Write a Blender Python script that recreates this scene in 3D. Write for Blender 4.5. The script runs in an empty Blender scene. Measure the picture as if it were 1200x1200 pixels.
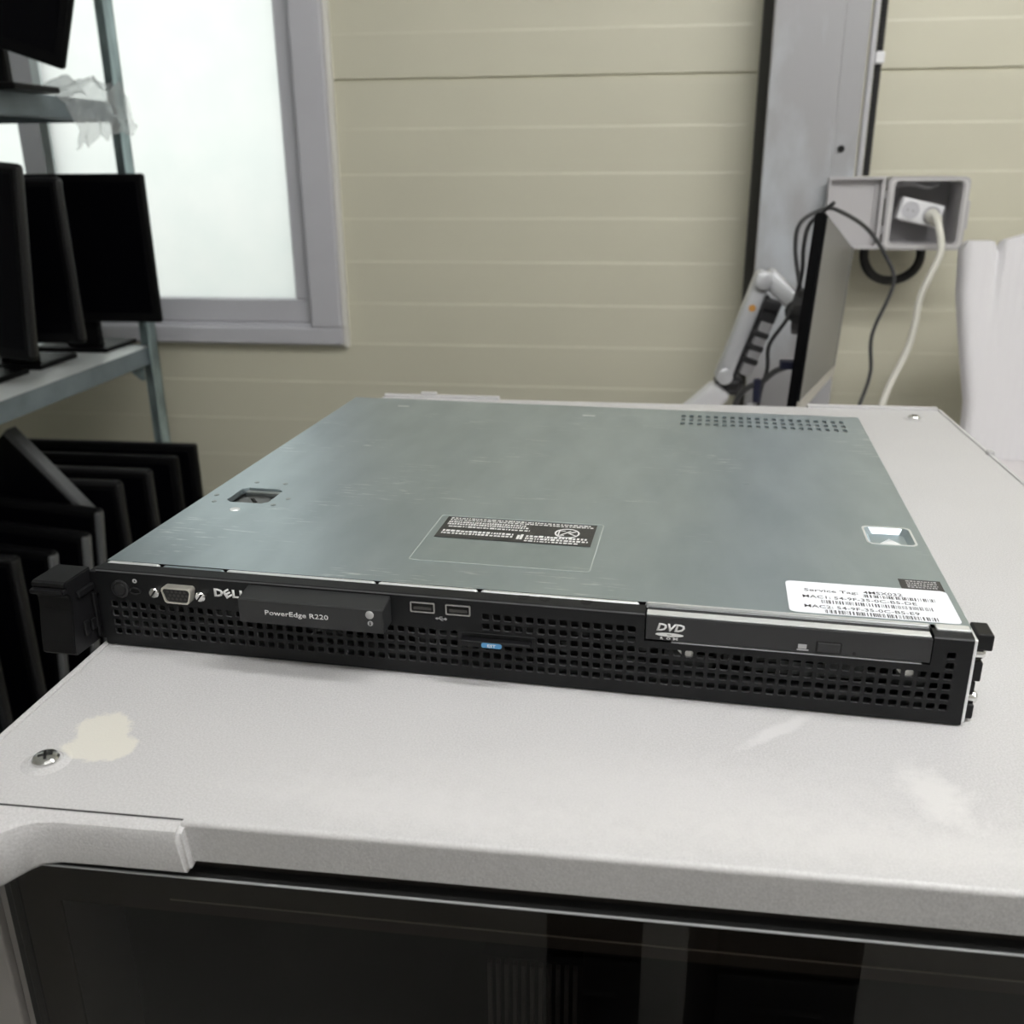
import bpy, bmesh, math, random
from mathutils import Vector, Matrix, Euler

random.seed(7)
SC = bpy.context.scene
COL = SC.collection
H0 = 1.10          # height of the cabinet top above the floor; all heights below are measured from it

# ------------------------------------------------------------------ camera, world, exposure
cam_d = bpy.data.cameras.new('camera')
cam = bpy.data.objects.new('camera', cam_d)
COL.objects.link(cam)
_R = ((0.9908643, 0.1346620, -0.0073473), (0.0392761, -0.3402598, -0.9395109), (-0.1290164, 0.9306393, -0.3424403))
_m = Matrix(((_R[0][0], -_R[1][0], -_R[2][0]), (_R[0][1], -_R[1][1], -_R[2][1]), (_R[0][2], -_R[1][2], -_R[2][2])))
cam.matrix_world = Matrix.Translation((0.28245, -0.43281, 0.24535 + H0)) @ _m.to_4x4()
cam_d.sensor_width = 36.0
cam_d.lens = 36.0 * 1127.443 / 1200.0
cam_d.clip_start = 0.02
cam_d.dof.use_dof = True
cam_d.dof.focus_distance = 0.52
cam_d.dof.aperture_fstop = 12.5
SC.camera = cam

SC.view_settings.view_transform = 'Standard'
SC.view_settings.look = 'None'
SC.view_settings.gamma = 1.0
SC.view_settings.use_curve_mapping = False
SC.view_settings.exposure = 0.0

world = bpy.data.worlds.new('overcast_sky')
SC.world = world
world.use_nodes = True
world.node_tree.nodes['Background'].inputs[0].default_value = (0.985, 0.99, 0.985, 1)
world.node_tree.nodes['Background'].inputs[1].default_value = 2.25
LAMP = 51.0         # strength of the ceiling tubes

# ------------------------------------------------------------------ materials
def nodes_of(name):
    m = bpy.data.materials.new(name)
    m.use_nodes = True
    nt = m.node_tree
    return m, nt, nt.nodes['Principled BSDF']

def mat(name, col, rough=0.5, metal=0.0, var=0.0, vscale=20.0, bump=0.0, bscale=200.0, stretch=None, spec=0.5, coat=0.0):
    m, nt, b = nodes_of(name)
    b.inputs['Base Color'].default_value = (*col, 1)
    b.inputs['Roughness'].default_value = rough
    b.inputs['Metallic'].default_value = metal
    b.inputs['Specular IOR Level'].default_value = spec
    b.inputs['Coat Weight'].default_value = coat
    tc = nt.nodes.new('ShaderNodeTexCoord')
    src = tc.outputs['Object']
    if stretch:
        mp = nt.nodes.new('ShaderNodeMapping')
        mp.inputs['Scale'].default_value = stretch
        nt.links.new(src, mp.inputs['Vector'])
        src = mp.outputs['Vector']
    if var > 0:
        n = nt.nodes.new('ShaderNodeTexNoise')
        n.inputs['Scale'].default_value = vscale
        n.inputs['Detail'].default_value = 5
        nt.links.new(src, n.inputs['Vector'])
        r = nt.nodes.new('ShaderNodeValToRGB')
        r.color_ramp.elements[0].position = 0.3
        r.color_ramp.elements[1].position = 0.7
        r.color_ramp.elements[0].color = (*[c * (1 - var) for c in col], 1)
        r.color_ramp.elements[1].color = (*[min(1, c * (1 + var)) for c in col], 1)
        nt.links.new(n.outputs['Fac'], r.inputs['Fac'])
        nt.links.new(r.outputs['Color'], b.inputs['Base Color'])
    if bump > 0:
        n2 = nt.nodes.new('ShaderNodeTexNoise')
        n2.inputs['Scale'].default_value = bscale
        n2.inputs['Detail'].default_value = 2
        nt.links.new(src, n2.inputs['Vector'])
        bp = nt.nodes.new('ShaderNodeBump')
        bp.inputs['Strength'].default_value = bump
        bp.inputs['Distance'].default_value = 0.001
        nt.links.new(n2.outputs['Fac'], bp.inputs['Height'])
        nt.links.new(bp.outputs['Normal'], b.inputs['Normal'])
    return m

M = {}
M['bezel'] = mat('bezel_black', (0.0085, 0.009, 0.010), 0.45, bump=0.10, bscale=2500, spec=0.22)
M['bezel_dark'] = mat('server_inside', (0.008, 0.008, 0.009), 0.6)
M['handle'] = mat('handle_black', (0.0065, 0.0065, 0.0075), 0.40, bump=0.08, bscale=2000, spec=0.25)
M['chrome'] = mat('bright_steel', (0.80, 0.80, 0.79), 0.22, 1.0, bump=0.05, bscale=600)
M['bright_edge'] = mat('bright_bent_steel', (0.86, 0.88, 0.89), 0.34, 0.65, bump=0.05, bscale=500)  # bright metal; the pale, half-diffuse base also paints the lid's edge highlights
M['nickel'] = mat('nickel_shell', (0.80, 0.77, 0.70), 0.38, 0.75)
M['port_dark'] = mat('port_plastic', (0.012, 0.012, 0.013), 0.5)
M['pin'] = mat('pin_hole', (0.002, 0.002, 0.002), 0.8)
M['print_white'] = mat('white_print', (0.80, 0.80, 0.80), 0.6)
M['print_grey'] = mat('grey_print', (0.45, 0.45, 0.46), 0.6)
M['blue_label'] = mat('blue_label', (0.10, 0.33, 0.62), 0.5)
M['paper'] = mat('label_paper', (0.83, 0.85, 0.90), 0.45)
M['ink'] = mat('label_ink', (0.03, 0.03, 0.035), 0.6)
M['black_label'] = mat('black_label', (0.022, 0.022, 0.024), 0.4)
M['white_clip'] = mat('white_clip', (0.75, 0.75, 0.72), 0.5)
M['steel_in'] = mat('chassis_steel', (0.42, 0.45, 0.46), 0.4, 1.0, var=0.12, vscale=40)
M['pvc'] = mat('window_pvc', (0.56, 0.56, 0.60), 0.42, var=0.03, vscale=6)
M['caulk'] = mat('caulk', (0.72, 0.71, 0.66), 0.5)
M['floor'] = mat('floor_epoxy', (0.42, 0.415, 0.40), 0.4, var=0.10, vscale=3)
M['plaster'] = mat('plaster', (0.62, 0.61, 0.57), 0.8, var=0.04, vscale=4)
M['ceil'] = mat('ceiling_white', (0.78, 0.78, 0.76), 0.8)
M['plastic_black'] = mat('monitor_black', (0.003, 0.003, 0.0035), 0.38, bump=0.06, bscale=900, spec=0.12)
M['screen_black'] = mat('screen_black', (0.0015, 0.0015, 0.0025), 0.30, spec=0.10)
M['plastic_grey'] = mat('monitor_grey', (0.075, 0.077, 0.08), 0.35)
M['galv_post'] = mat('galvanised_angle', (0.30, 0.38, 0.39), 0.45, 0.55, var=0.45, vscale=30, stretch=(1, 1, 0.35))
M['shelf_board'] = mat('shelf_steel', (0.17, 0.21, 0.235), 0.42, 0.2, var=0.15, vscale=20)
M['shelf_sheet'] = mat('shelf_white_sheet', (0.70, 0.74, 0.74), 0.35, var=0.06, vscale=25)
M['grey_abs'] = mat('outlet_grey', (0.46, 0.45, 0.46), 0.45)
M['grey_in'] = mat('outlet_inside', (0.28, 0.275, 0.285), 0.4)
M['white_abs'] = mat('socket_white', (0.80, 0.80, 0.82), 0.35)
M['socket_hole'] = mat('socket_shade', (0.52, 0.52, 0.55), 0.4)
M['cord_white'] = mat('cord_white', (0.74, 0.73, 0.66), 0.5)
M['cord_dark'] = mat('cord_dark', (0.035, 0.036, 0.038), 0.5)
M['rubber'] = mat('rubber_black', (0.012, 0.012, 0.012), 0.55)
M['arm'] = mat('arm_silver', (0.60, 0.61, 0.63), 0.35, 0.2)
M['arm_dark'] = mat('arm_dark', (0.02, 0.02, 0.022), 0.45)
M['orange'] = mat('orange_sticker', (0.62, 0.29, 0.06), 0.5)
M['lcd'] = mat('lcd_matte', (0.17, 0.17, 0.16), 0.32, spec=0.7)
M['lcd_edge'] = mat('lcd_edge', (0.16, 0.16, 0.17), 0.4)
M['white_foam'] = mat('white_plastic_sheet', (0.74, 0.73, 0.75), 0.5, bump=0.05, bscale=60)
M['desk'] = mat('desk_white', (0.72, 0.69, 0.70), 0.5, var=0.04, vscale=10)
M['desk_leg'] = mat('desk_leg', (0.30, 0.30, 0.31), 0.45, 0.5)
M['flex'] = mat('flex_conduit', (0.015, 0.015, 0.016), 0.5)
M['pipe'] = mat('pipe_grey', (0.50, 0.50, 0.52), 0.4)
M['navy'] = mat('plug_navy', (0.015, 0.018, 0.05), 0.5)
M['frame_brown'] = mat('door_frame_dark', (0.035, 0.031, 0.027), 0.45)
M['gasket'] = mat('gasket', (0.008, 0.008, 0.008), 0.6)
M['inside_dark'] = mat('cabinet_inside', (0.010, 0.010, 0.011), 0.7)
M['vent_grey'] = mat('vent_grey', (0.16, 0.16, 0.16), 0.5, var=0.2, vscale=80)
M['locker'] = mat('locker_dark', (0.05, 0.05, 0.055), 0.5)
M['locker_light'] = mat('locker_light', (0.5, 0.5, 0.5), 0.5)

# galvanised lid: cool zinc with lengthwise brushing, fine scratches and a few scuffs
def lid_material():
    m, nt, b = nodes_of('galvanised_lid')
    N, L = nt.nodes, nt.links
    tc = N.new('ShaderNodeTexCoord')
    def noise(scale, detail, st=None):
        s = tc.outputs['Object']
        if st:
            mp = N.new('ShaderNodeMapping'); mp.inputs['Scale'].default_value = st
            L.new(s, mp.inputs['Vector']); s = mp.outputs['Vector']
        n = N.new('ShaderNodeTexNoise'); n.inputs['Scale'].default_value = scale; n.inputs['Detail'].default_value = detail
        L.new(s, n.inputs['Vector']); return n.outputs['Fac']
    def ramp(fac, p0, c0, p1, c1):
        r = N.new('ShaderNodeValToRGB'); e = r.color_ramp.elements
        e[0].position = p0; e[1].position = p1; e[0].color = (*c0, 1); e[1].color = (*c1, 1)
        L.new(fac, r.inputs['Fac']); return r.outputs['Color']
    base = ramp(noise(14, 6, (2.5, 1, 1)), 0.3, (0.385, 0.455, 0.49), 0.7, (0.455, 0.53, 0.565))
    scr = ramp(noise(60, 3, (0.9, 9, 1)), 0.60, (0, 0, 0), 0.68, (1, 1, 1))
    scuff = ramp(noise(13, 9, (1, 1.6, 1)), 0.52, (0, 0, 0), 0.66, (0.8, 0.8, 0.8))
    mul = N.new('ShaderNodeMath'); mul.operation = 'MULTIPLY'
    L.new(scr, mul.inputs[0]); L.new(scuff, mul.inputs[1])
    mx = N.new('ShaderNodeMix'); mx.data_type = 'RGBA'
    L.new(mul.outputs[0], mx.inputs['Factor'])
    L.new(base, mx.inputs['A']); mx.inputs['B'].default_value = (0.78, 0.82, 0.82, 1)
    L.new(mx.outputs['Result'], b.inputs['Base Color'])
    b.inputs['Metallic'].default_value = 0.85
    rr = N.new('ShaderNodeMapRange'); rr.inputs['To Min'].default_value = 0.30; rr.inputs['To Max'].default_value = 0.42
    L.new(noise(30, 5, (3, 1, 1)), rr.inputs['Value']); L.new(rr.outputs['Result'], b.inputs['Roughness'])
    bp = N.new('ShaderNodeBump'); bp.inputs['Strength'].default_value = 0.06; bp.inputs['Distance'].default_value = 0.001
    L.new(noise(90, 4, (0.5, 6, 1)), bp.inputs['Height']); L.new(bp.outputs['Normal'], b.inputs['Normal'])
    return m
M['lid'] = lid_material()

# powder-coated cabinet: fine orange peel, worn pale patches, a cream chip of older paint near the front left screw
def cabinet_material():
    m, nt, b = nodes_of('cabinet_paint')
    N, L = nt.nodes, nt.links
    tc = N.new('ShaderNodeTexCoord')
    geo = N.new('ShaderNodeNewGeometry')
    pos = geo.outputs['Position']
    def noise(scale, detail, src=pos, rough=0.5):
        n = N.new('ShaderNodeTexNoise'); n.inputs['Scale'].default_value = scale
        n.inputs['Detail'].default_value = detail; n.inputs['Roughness'].default_value = rough
        L.new(src, n.inputs['Vector']); return n
    def ramp(fac, p0, c0, p1, c1):
        r = N.new('ShaderNodeValToRGB'); e = r.color_ramp.elements
        e[0].position = p0; e[1].position = p1; e[0].color = (*c0, 1); e[1].color = (*c1, 1)
        L.new(fac, r.inputs['Fac']); return r.outputs['Color']
    speck = ramp(noise(1100, 3).outputs['Fac'], 0.35, (0.455, 0.450, 0.453), 0.65, (0.575, 0.570, 0.574))
    # blob masks: distance to a centre, broken up by noise
    wob = noise(110, 8, pos, 0.7)
    def blob(cx, cy, sx, sy, rot, soft, amp):
        mp = N.new('ShaderNodeMapping'); mp.vector_type = 'TEXTURE'
        mp.inputs['Location'].default_value = (cx, cy, H0); mp.inputs['Rotation'].default_value = (0, 0, rot)
        mp.inputs['Scale'].default_value = (sx, sy, 0.02)
        L.new(pos, mp.inputs['Vector'])
        ln = N.new('ShaderNodeVectorMath'); ln.operation = 'LENGTH'
        L.new(mp.outputs['Vector'], ln.inputs[0])
        ad = N.new('ShaderNodeMath'); ad.operation = 'MULTIPLY_ADD'
        L.new(wob.outputs['Fac'], ad.inputs[0]); ad.inputs[1].default_value = amp
        L.new(ln.outputs['Value'], ad.inputs[2])
        r = N.new('ShaderNodeMapRange'); r.inputs['From Min'].default_value = 1.0 + amp * 0.5 + soft
        r.inputs['From Max'].default_value = 1.0 + amp * 0.5 - soft
        L.new(ad.outputs[0], r.inputs['Value'])
        return r.outputs['Result']
    def mix(a, fac, colr, k=1.0):
        mx = N.new('ShaderNodeMix'); mx.data_type = 'RGBA'
        mu = N.new('ShaderNodeMath'); mu.operation = 'MULTIPLY'; mu.inputs[1].default_value = k
        L.new(fac, mu.inputs[0]); L.new(mu.outputs[0], mx.inputs['Factor'])
        L.new(a, mx.inputs['A']); mx.inputs['B'].default_value = (*colr, 1)
        return mx.outputs['Result']
    c = speck
    c = mix(c, blob(0.0475, -0.0915, 0.0165, 0.0115, 0.0, 0.10, 1.1), (0.69, 0.67, 0.60))
    c = mix(c, blob(0.0420, -0.0790, 0.0125, 0.0150, 0.5, 0.10, 1.1), (0.69, 0.67, 0.60))
    c = mix(c, blob(0.350, -0.041, 0.022, 0.0035, 0.75, 0.35, 2.2), (0.68, 0.67, 0.67), 0.75)
    c = mix(c, blob(0.408, -0.082, 0.010, 0.018, 0.3, 0.5, 2.4), (0.68, 0.67, 0.66), 0.8)
    c = mix(c, blob(0.300, -0.098, 0.10, 0.022, 0.05, 0.7, 2.2), (0.66, 0.65, 0.65), 0.5)
    c = mix(c, blob(0.205, -0.118, 0.06, 0.012, -0.1, 0.7, 2.2), (0.66, 0.65, 0.65), 0.5)
    c = mix(c, blob(0.385, -0.118, 0.09, 0.014, 0.0, 0.7, 1.8), (0.68, 0.67, 0.66), 0.5)
    sc = ramp(noise(5, 4, pos).outputs['Fac'], 0.40, (0, 0, 0), 0.75, (1, 1, 1))
    c = mix(c, sc, (0.585, 0.578, 0.58), 0.5)
    L.new(c, b.inputs['Base Color'])
    b.inputs['Roughness'].default_value = 0.40
    bp = N.new('ShaderNodeBump'); bp.inputs['Strength'].default_value = 0.30; bp.inputs['Distance'].default_value = 0.0006
    L.new(noise(900, 2).outputs['Fac'], bp.inputs['Height']); L.new(bp.outputs['Normal'], b.inputs['Normal'])
    return m
M['cab'] = cabinet_material()

def wall_material():
    m = mat('cream_panel', (0.645, 0.625, 0.500), 0.45, var=0.035, vscale=1.6, bump=0.03, bscale=40)
    return m
M['wall'] = wall_material()

def column_material():
    m, nt, b = nodes_of('column_paint')
    N, L = nt.nodes, nt.links
    tc = N.new('ShaderNodeTexCoord')
    mp = N.new('ShaderNodeMapping'); mp.inputs['Scale'].default_value = (1, 1, 0.5)
    L.new(tc.outputs['Object'], mp.inputs['Vector'])
    n = N.new('ShaderNodeTexNoise'); n.inputs['Scale'].default_value = 9; n.inputs['Detail'].default_value = 8
    L.new(mp.outputs['Vector'], n.inputs['Vector'])
    r = N.new('ShaderNodeValToRGB'); e = r.color_ramp.elements
    e[0].position = 0.50; e[1].position = 0.66
    e[0].color = (0.36, 0.36, 0.37, 1); e[1].color = (0.47, 0.50, 0.53, 1)
    L.new(n.outputs['Fac'], r.inputs['Fac']); L.new(r.outputs['Color'], b.inputs['Base Color'])
    b.inputs['Roughness'].default_value = 0.38
    bp = N.new('ShaderNodeBump'); bp.inputs['Strength'].default_value = 0.2; bp.inputs['Distance'].default_value = 0.001
    n2 = N.new('ShaderNodeTexNoise'); n2.inputs['Scale'].default_value = 60; n2.inputs['Detail'].default_value = 4
    L.new(tc.outputs['Object'], n2.inputs['Vector'])
    L.new(n2.outputs['Fac'], bp.inputs['Height']); L.new(bp.outputs['Normal'], b.inputs['Normal'])
    return m
M['column'] = column_material()

def emission_mat(name, colr, k):
    m = bpy.data.materials.new(name); m.use_nodes = True
    nt = m.node_tree; nt.nodes.clear()
    o = nt.nodes.new('ShaderNodeOutputMaterial'); e = nt.nodes.new('ShaderNodeEmission')
    e.inputs[0].default_value = (*colr, 1); e.inputs[1].default_value = k
    nt.links.new(e.outputs[0], o.inputs[0])
    return m
def tube_mat(k):
    return emission_mat('lamp_tube', (1.0, 0.992, 0.975), LAMP * k)

def frosted_mat():
    m = bpy.data.materials.new('frosted_glass'); m.use_nodes = True
    nt = m.node_tree; nt.nodes.clear(); N, L = nt.nodes, nt.links
    o = N.new('ShaderNodeOutputMaterial')
    t = N.new('ShaderNodeBsdfTranslucent')
    g = N.new('ShaderNodeBsdfGlossy'); g.inputs['Roughness'].default_value = 0.35
    mx = N.new('ShaderNodeMixShader'); mx.inputs[0].default_value = 0.05
    tc = N.new('ShaderNodeTexCoord')
    n = N.new('ShaderNodeTexNoise'); n.inputs['Scale'].default_value = 12; n.inputs['Detail'].default_value = 5
    L.new(tc.outputs['Object'], n.inputs['Vector'])
    r = N.new('ShaderNodeValToRGB'); e = r.color_ramp.elements
    e[0].position = 0.3; e[1].position = 0.65
    e[0].color = (0.84, 0.865, 0.85, 1); e[1].color = (0.87, 0.885, 0.87, 1)
    L.new(n.outputs['Fac'], r.inputs['Fac']); L.new(r.outputs['Color'], t.inputs['Color'])
    L.new(t.outputs[0], mx.inputs[1]); L.new(g.outputs[0], mx.inputs[2]); L.new(mx.outputs[0], o.inputs[0])
    return m
M['frosted'] = frosted_mat()

def thin_clear(name, tint, gloss_rough, ior=1.5, haze=0.0, hazecol=(0.8, 0.8, 0.8)):
    m = bpy.data.materials.new(name); m.use_nodes = True
    nt = m.node_tree; nt.nodes.clear(); N, L = nt.nodes, nt.links
    o = N.new('ShaderNodeOutputMaterial')
    tr = N.new('ShaderNodeBsdfTransparent'); tr.inputs[0].default_value = (*tint, 1)
    g = N.new('ShaderNodeBsdfGlossy'); g.inputs['Roughness'].default_value = gloss_rough
    f = N.new('ShaderNodeFresnel'); f.inputs[0].default_value = ior
    mx = N.new('ShaderNodeMixShader')
    last = tr.outputs[0]
    if haze > 0:
        d = N.new('ShaderNodeBsdfDiffuse'); d.inputs[0].default_value = (*hazecol, 1)
        t2 = N.new('ShaderNodeBsdfTranslucent'); t2.inputs[0].default_value = (*hazecol, 1)
        ad = N.new('ShaderNodeMixShader'); L.new(d.outputs[0], ad.inputs[1]); L.new(t2.outputs[0], ad.inputs[2])
        m2 = N.new('ShaderNodeMixShader'); m2.inputs[0].default_value = haze
        L.new(last, m2.inputs[1]); L.new(ad.outputs[0], m2.inputs[2]); last = m2.outputs[0]
    gm = N.new('ShaderNodeNewGeometry')      # only the outward side mirrors: the inner side of a thin sheet adds nothing
    sb = N.new('ShaderNodeMath'); sb.operation = 'SUBTRACT'; sb.inputs[0].default_value = 1.0
    L.new(gm.outputs['Backfacing'], sb.inputs[1])
    ml = N.new('ShaderNodeMath'); ml.operation = 'MULTIPLY'
    L.new(f.outputs[0], ml.inputs[0]); L.new(sb.outputs[0], ml.inputs[1])
    L.new(ml.outputs[0], mx.inputs[0]); L.new(last, mx.inputs[1]); L.new(g.outputs[0], mx.inputs[2])
    L.new(mx.outputs[0], o.inputs[0])
    return m
M['smoked'] = thin_clear('smoked_glass', (0.52, 0.505, 0.49), 0.01, 1.5)
M['clear_film'] = thin_clear('clear_film', (0.985, 0.99, 0.985), 0.12, 1.05)
M['film_edge'] = mat('film_edge', (0.55, 0.60, 0.60), 0.35, 0.4)
M['bag'] = thin_clear('clear_bag', (0.95, 0.96, 0.96), 0.25, 1.3, 0.40, (0.86, 0.88, 0.89))

# ------------------------------------------------------------------ helpers
def new_bm():
    return bmesh.new()

def add_box(bm, x0, x1, y0, y1, z0, z1, bev=0.0, seg=2):
    vs = [bm.verts.new((x, y, z)) for z in (z0, z1) for y in (y0, y1) for x in (x0, x1)]
    fs = [(0, 2, 3, 1), (4, 5, 7, 6), (0, 1, 5, 4), (2, 6, 7, 3), (0, 4, 6, 2), (1, 3, 7, 5)]
    faces = [bm.faces.new([vs[i] for i in f]) for f in fs]
    if bev > 0:
        es = list({e for f in faces for e in f.edges})
        bmesh.ops.bevel(bm, geom=es, offset=bev, segments=seg, affect='EDGES', profile=0.5)

def box(*a, **k):
    bm = new_bm(); add_box(bm, *a, **k); return bm

def add_prism(bm, pts, axis, a, b, bev=0.0):
    """extrude a closed polygon; axis 0: pts are (y,z), 1: (x,z), 2: (x,y)"""
    def P(p, t):
        return {0: (t, p[0], p[1]), 1: (p[0], t, p[1]), 2: (p[0], p[1], t)}[axis]
    va = [bm.verts.new(P(p, a)) for p in pts]
    vb = [bm.verts.new(P(p, b)) for p in pts]
    n = len(pts)
    fs = [bm.faces.new(va), bm.faces.new(vb[::-1])]
    for i in range(n):
        fs.append(bm.faces.new([va[i], vb[i], vb[(i + 1) % n], va[(i + 1) % n]]))
    bmesh.ops.recalc_face_normals(bm, faces=fs)
    if bev > 0:
        es = list(set(fs[0].edges) | set(fs[1].edges))
        bmesh.ops.bevel(bm, geom=es, offset=bev, segments=2, affect='EDGES')

def prism(*a, **k):
    bm = new_bm(); add_prism(bm, *a, **k); return bm

def smooth_path(pts, sub=6):
    pts = [Vector(p) for p in pts]
    out = []
    n = len(pts)
    for i in range(n - 1):
        p0 = pts[max(i - 1, 0)]; p1 = pts[i]; p2 = pts[i + 1]; p3 = pts[min(i + 2, n - 1)]
        for k in range(sub):
            t = k / sub
            out.append(0.5 * ((2 * p1) + (p2 - p0) * t + (2 * p0 - 5 * p1 + 4 * p2 - p3) * t * t + (3 * p1 - p0 - 3 * p2 + p3) * t ** 3))
    out.append(pts[-1])
    return out

def add_tube(bm, path, r, seg=8, closed=False, rfun=None):
    path = [Vector(p) for p in path]
    n = len(path)
    rings = []
    up = None
    for i, p in enumerate(path):
        t = (path[(i + 1) % n] - path[i - 1]) if closed else (path[min(i + 1, n - 1)] - path[max(i - 1, 0)])
        t.normalize()
        if up is None:
            up = Vector((0, 0, 1)) if abs(t.z) < 0.9 else Vector((1, 0, 0))
        s = t.cross(up); s.normalize(); u = s.cross(t); up = u
        rr = rfun(i) if rfun else r
        rings.append([bm.verts.new(p + rr * (math.cos(2 * math.pi * k / seg) * s + math.sin(2 * math.pi * k / seg) * u)) for k in range(seg)])
    m = n if closed else n - 1
    for i in range(m):
        a, b = rings[i], rings[(i + 1) % n]
        for k in range(seg):
            bm.faces.new([a[k], a[(k + 1) % seg], b[(k + 1) % seg], b[k]])
    if not closed:
        bm.faces.new(rings[0][::-1]); bm.faces.new(rings[-1])
    bmesh.ops.recalc_face_normals(bm, faces=bm.faces[:])

def tube(*a, **k):
    bm = new_bm(); add_tube(bm, *a, **k); return bm

def add_lathe(bm, prof, c, axis, seg=24):
    """prof: list of (r, h) along axis vector from centre c"""
    c = Vector(c); ax = Vector(axis).normalized()
    s = ax.orthogonal().normalized(); u = ax.cross(s)
    rings = []
    for r, h in prof:
        if r < 1e-7:
            rings.append([bm.verts.new(c + ax * h)])
        else:
            rings.append([bm.verts.new(c + ax * h + r * (math.cos(2 * math.pi * k / seg) * s + math.sin(2 * math.pi * k / seg) * u)) for k in range(seg)])
    fs = []
    for a, b in zip(rings, rings[1:]):
        for k in range(seg):
            k2 = (k + 1) % seg
            if len(a) == 1 and len(b) == 1:
                continue
            if len(a) == 1:
                fs.append(bm.faces.new([a[0], b[k2], b[k]]))
            elif len(b) == 1:
                fs.append(bm.faces.new([a[k], a[k2], b[0]]))
            else:
                fs.append(bm.faces.new([a[k], a[k2], b[k2], b[k]]))
    bmesh.ops.recalc_face_normals(bm, faces=fs)

def lathe(*a, **k):
    bm = new_bm(); add_lathe(bm, *a, **k); return bm

def rounded_rect(x0, x1, y0, y1, r, n=4):
    out = []
    for cx, cy, a0 in ((x1 - r, y1 - r, 0), (x0 + r, y1 - r, 90), (x0 + r, y0 + r, 180), (x1 - r, y0 + r, 270)):
        for k in range(n + 1):
            a = math.radians(a0 + 90 * k / n)
            out.append((cx + r * math.cos(a), cy + r * math.sin(a)))
    return out

def frame_prism(bm, outer, inner, axis, a, b):
    """ring between two point loops of equal length"""
    def P(p, t):
        return {0: (t, p[0], p[1]), 1: (p[0], t, p[1]), 2: (p[0], p[1], t)}[axis]
    L = [[bm.verts.new(P(p, t)) for p in loop] for loop, t in ((outer, a), (inner, a), (inner, b), (outer, b))]
    n = len(outer); fs = []
    for i in range(n):
        j = (i + 1) % n
        for q in range(4):
            A, B = L[q], L[(q + 1) % 4]
            fs.append(bm.faces.new([A[i], A[j], B[j], B[i]]))
    bmesh.ops.recalc_face_normals(bm, faces=fs)

def obj(name, bm, m, parent=None, local=False, smooth=False, kind=None, label=None):
    """link one mesh object. Geometry is given in scene coordinates (heights from the cabinet top) unless local."""
    if not local:
        bmesh.ops.translate(bm, verts=bm.verts, vec=(0, 0, H0))
        if parent is not None:
            par = parent; mats = []
            while par is not None:
                mats.append(Matrix.LocRotScale(par.location, par.rotation_euler, None)); par = par.parent
            mw = Matrix.Identity(4)
            for q in reversed(mats):
                mw = mw @ q
            bmesh.ops.transform(bm, matrix=mw.inverted(), verts=bm.verts)
    loc = None
    if parent is None and len(bm.verts):
        xs = [v.co.x for v in bm.verts]; ys = [v.co.y for v in bm.verts]; zs = [v.co.z for v in bm.verts]
        loc = Vector(((min(xs) + max(xs)) / 2, (min(ys) + max(ys)) / 2, min(zs)))
        bmesh.ops.translate(bm, verts=bm.verts, vec=-loc)
    me = bpy.data.meshes.new(name)
    bm.to_mesh(me); bm.free()
    if m is not None:
        me.materials.append(m)
    if smooth:
        for p in me.polygons:
            p.use_smooth = True
        try:
            me.set_sharp_from_angle(angle=math.radians(35))
        except Exception:
            pass
    o = bpy.data.objects.new(name, me)
    COL.objects.link(o)
    if parent is not None:
        o.parent = parent
    if loc is not None:
        o.location = loc
    if kind:
        o['kind'] = kind
    if label:
        o['label'] = label
    return o

def tag(o, label, cat, group=None):
    o['label'] = label; o['category'] = cat
    if group:
        o['group'] = group
    return o

def thing(name, label, cat, loc=(0, 0, 0), rot=(0, 0, 0), group=None, rel=True):
    o = bpy.data.objects.new(name, None)
    o.empty_display_size = 0.05
    COL.objects.link(o)
    o.location = Vector(loc) + (Vector((0, 0, H0)) if rel else Vector((0, 0, 0)))
    o.rotation_euler = rot
    return tag(o, label, cat, group)

def structure_root(name, loc=(0, 0, 0)):
    o = bpy.data.objects.new(name, None); COL.objects.link(o)
    o.location = Vector(loc) + Vector((0, 0, H0)); o['kind'] = 'structure'
    return o

def sub_empty_matrix(o):
    return Matrix.LocRotScale(o.location, o.rotation_euler, None)

_dg = None
def text_bm(s, width, height, bold=0.0, shear=0.0, thick=0.00012):
    """flat lettering in the xy plane, lower left at the origin, scaled to width x height"""
    cu = bpy.data.curves.new('lettering', 'FONT')
    cu.body = s; cu.size = 1.0; cu.offset = bold; cu.shear = shear; cu.resolution_u = 2
    ob = bpy.data.objects.new('lettering', cu)
    COL.objects.link(ob)
    dg = bpy.context.evaluated_depsgraph_get(); dg.update()
    me = bpy.data.meshes.new_from_object(ob.evaluated_get(dg))
    bm = new_bm(); bm.from_mesh(me)
    bpy.data.objects.remove(ob); bpy.data.curves.remove(cu); bpy.data.meshes.remove(me)
    xs = [v.co.x for v in bm.verts]; ys = [v.co.y for v in bm.verts]
    x0, x1, y0, y1 = min(xs), max(xs), min(ys), max(ys)
    for v in bm.verts:
        v.co = Vector(((v.co.x - x0) / (x1 - x0) * width, (v.co.y - y0) / (y1 - y0) * height, 0))
    r = bmesh.ops.extrude_face_region(bm, geom=bm.faces[:])
    bmesh.ops.translate(bm, verts=[e for e in r['geom'] if isinstance(e, bmesh.types.BMVert)], vec=(0, 0, thick))
    bmesh.ops.recalc_face_normals(bm, faces=bm.faces[:])
    return bm

def stand_up(bm, x, y, z):
    """lettering turned to face -y (towards the front), lower left at x, z"""
    for v in bm.verts:
        v.co = Vector((x + v.co.x, y - v.co.z, z + v.co.y))
    return bm

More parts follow.
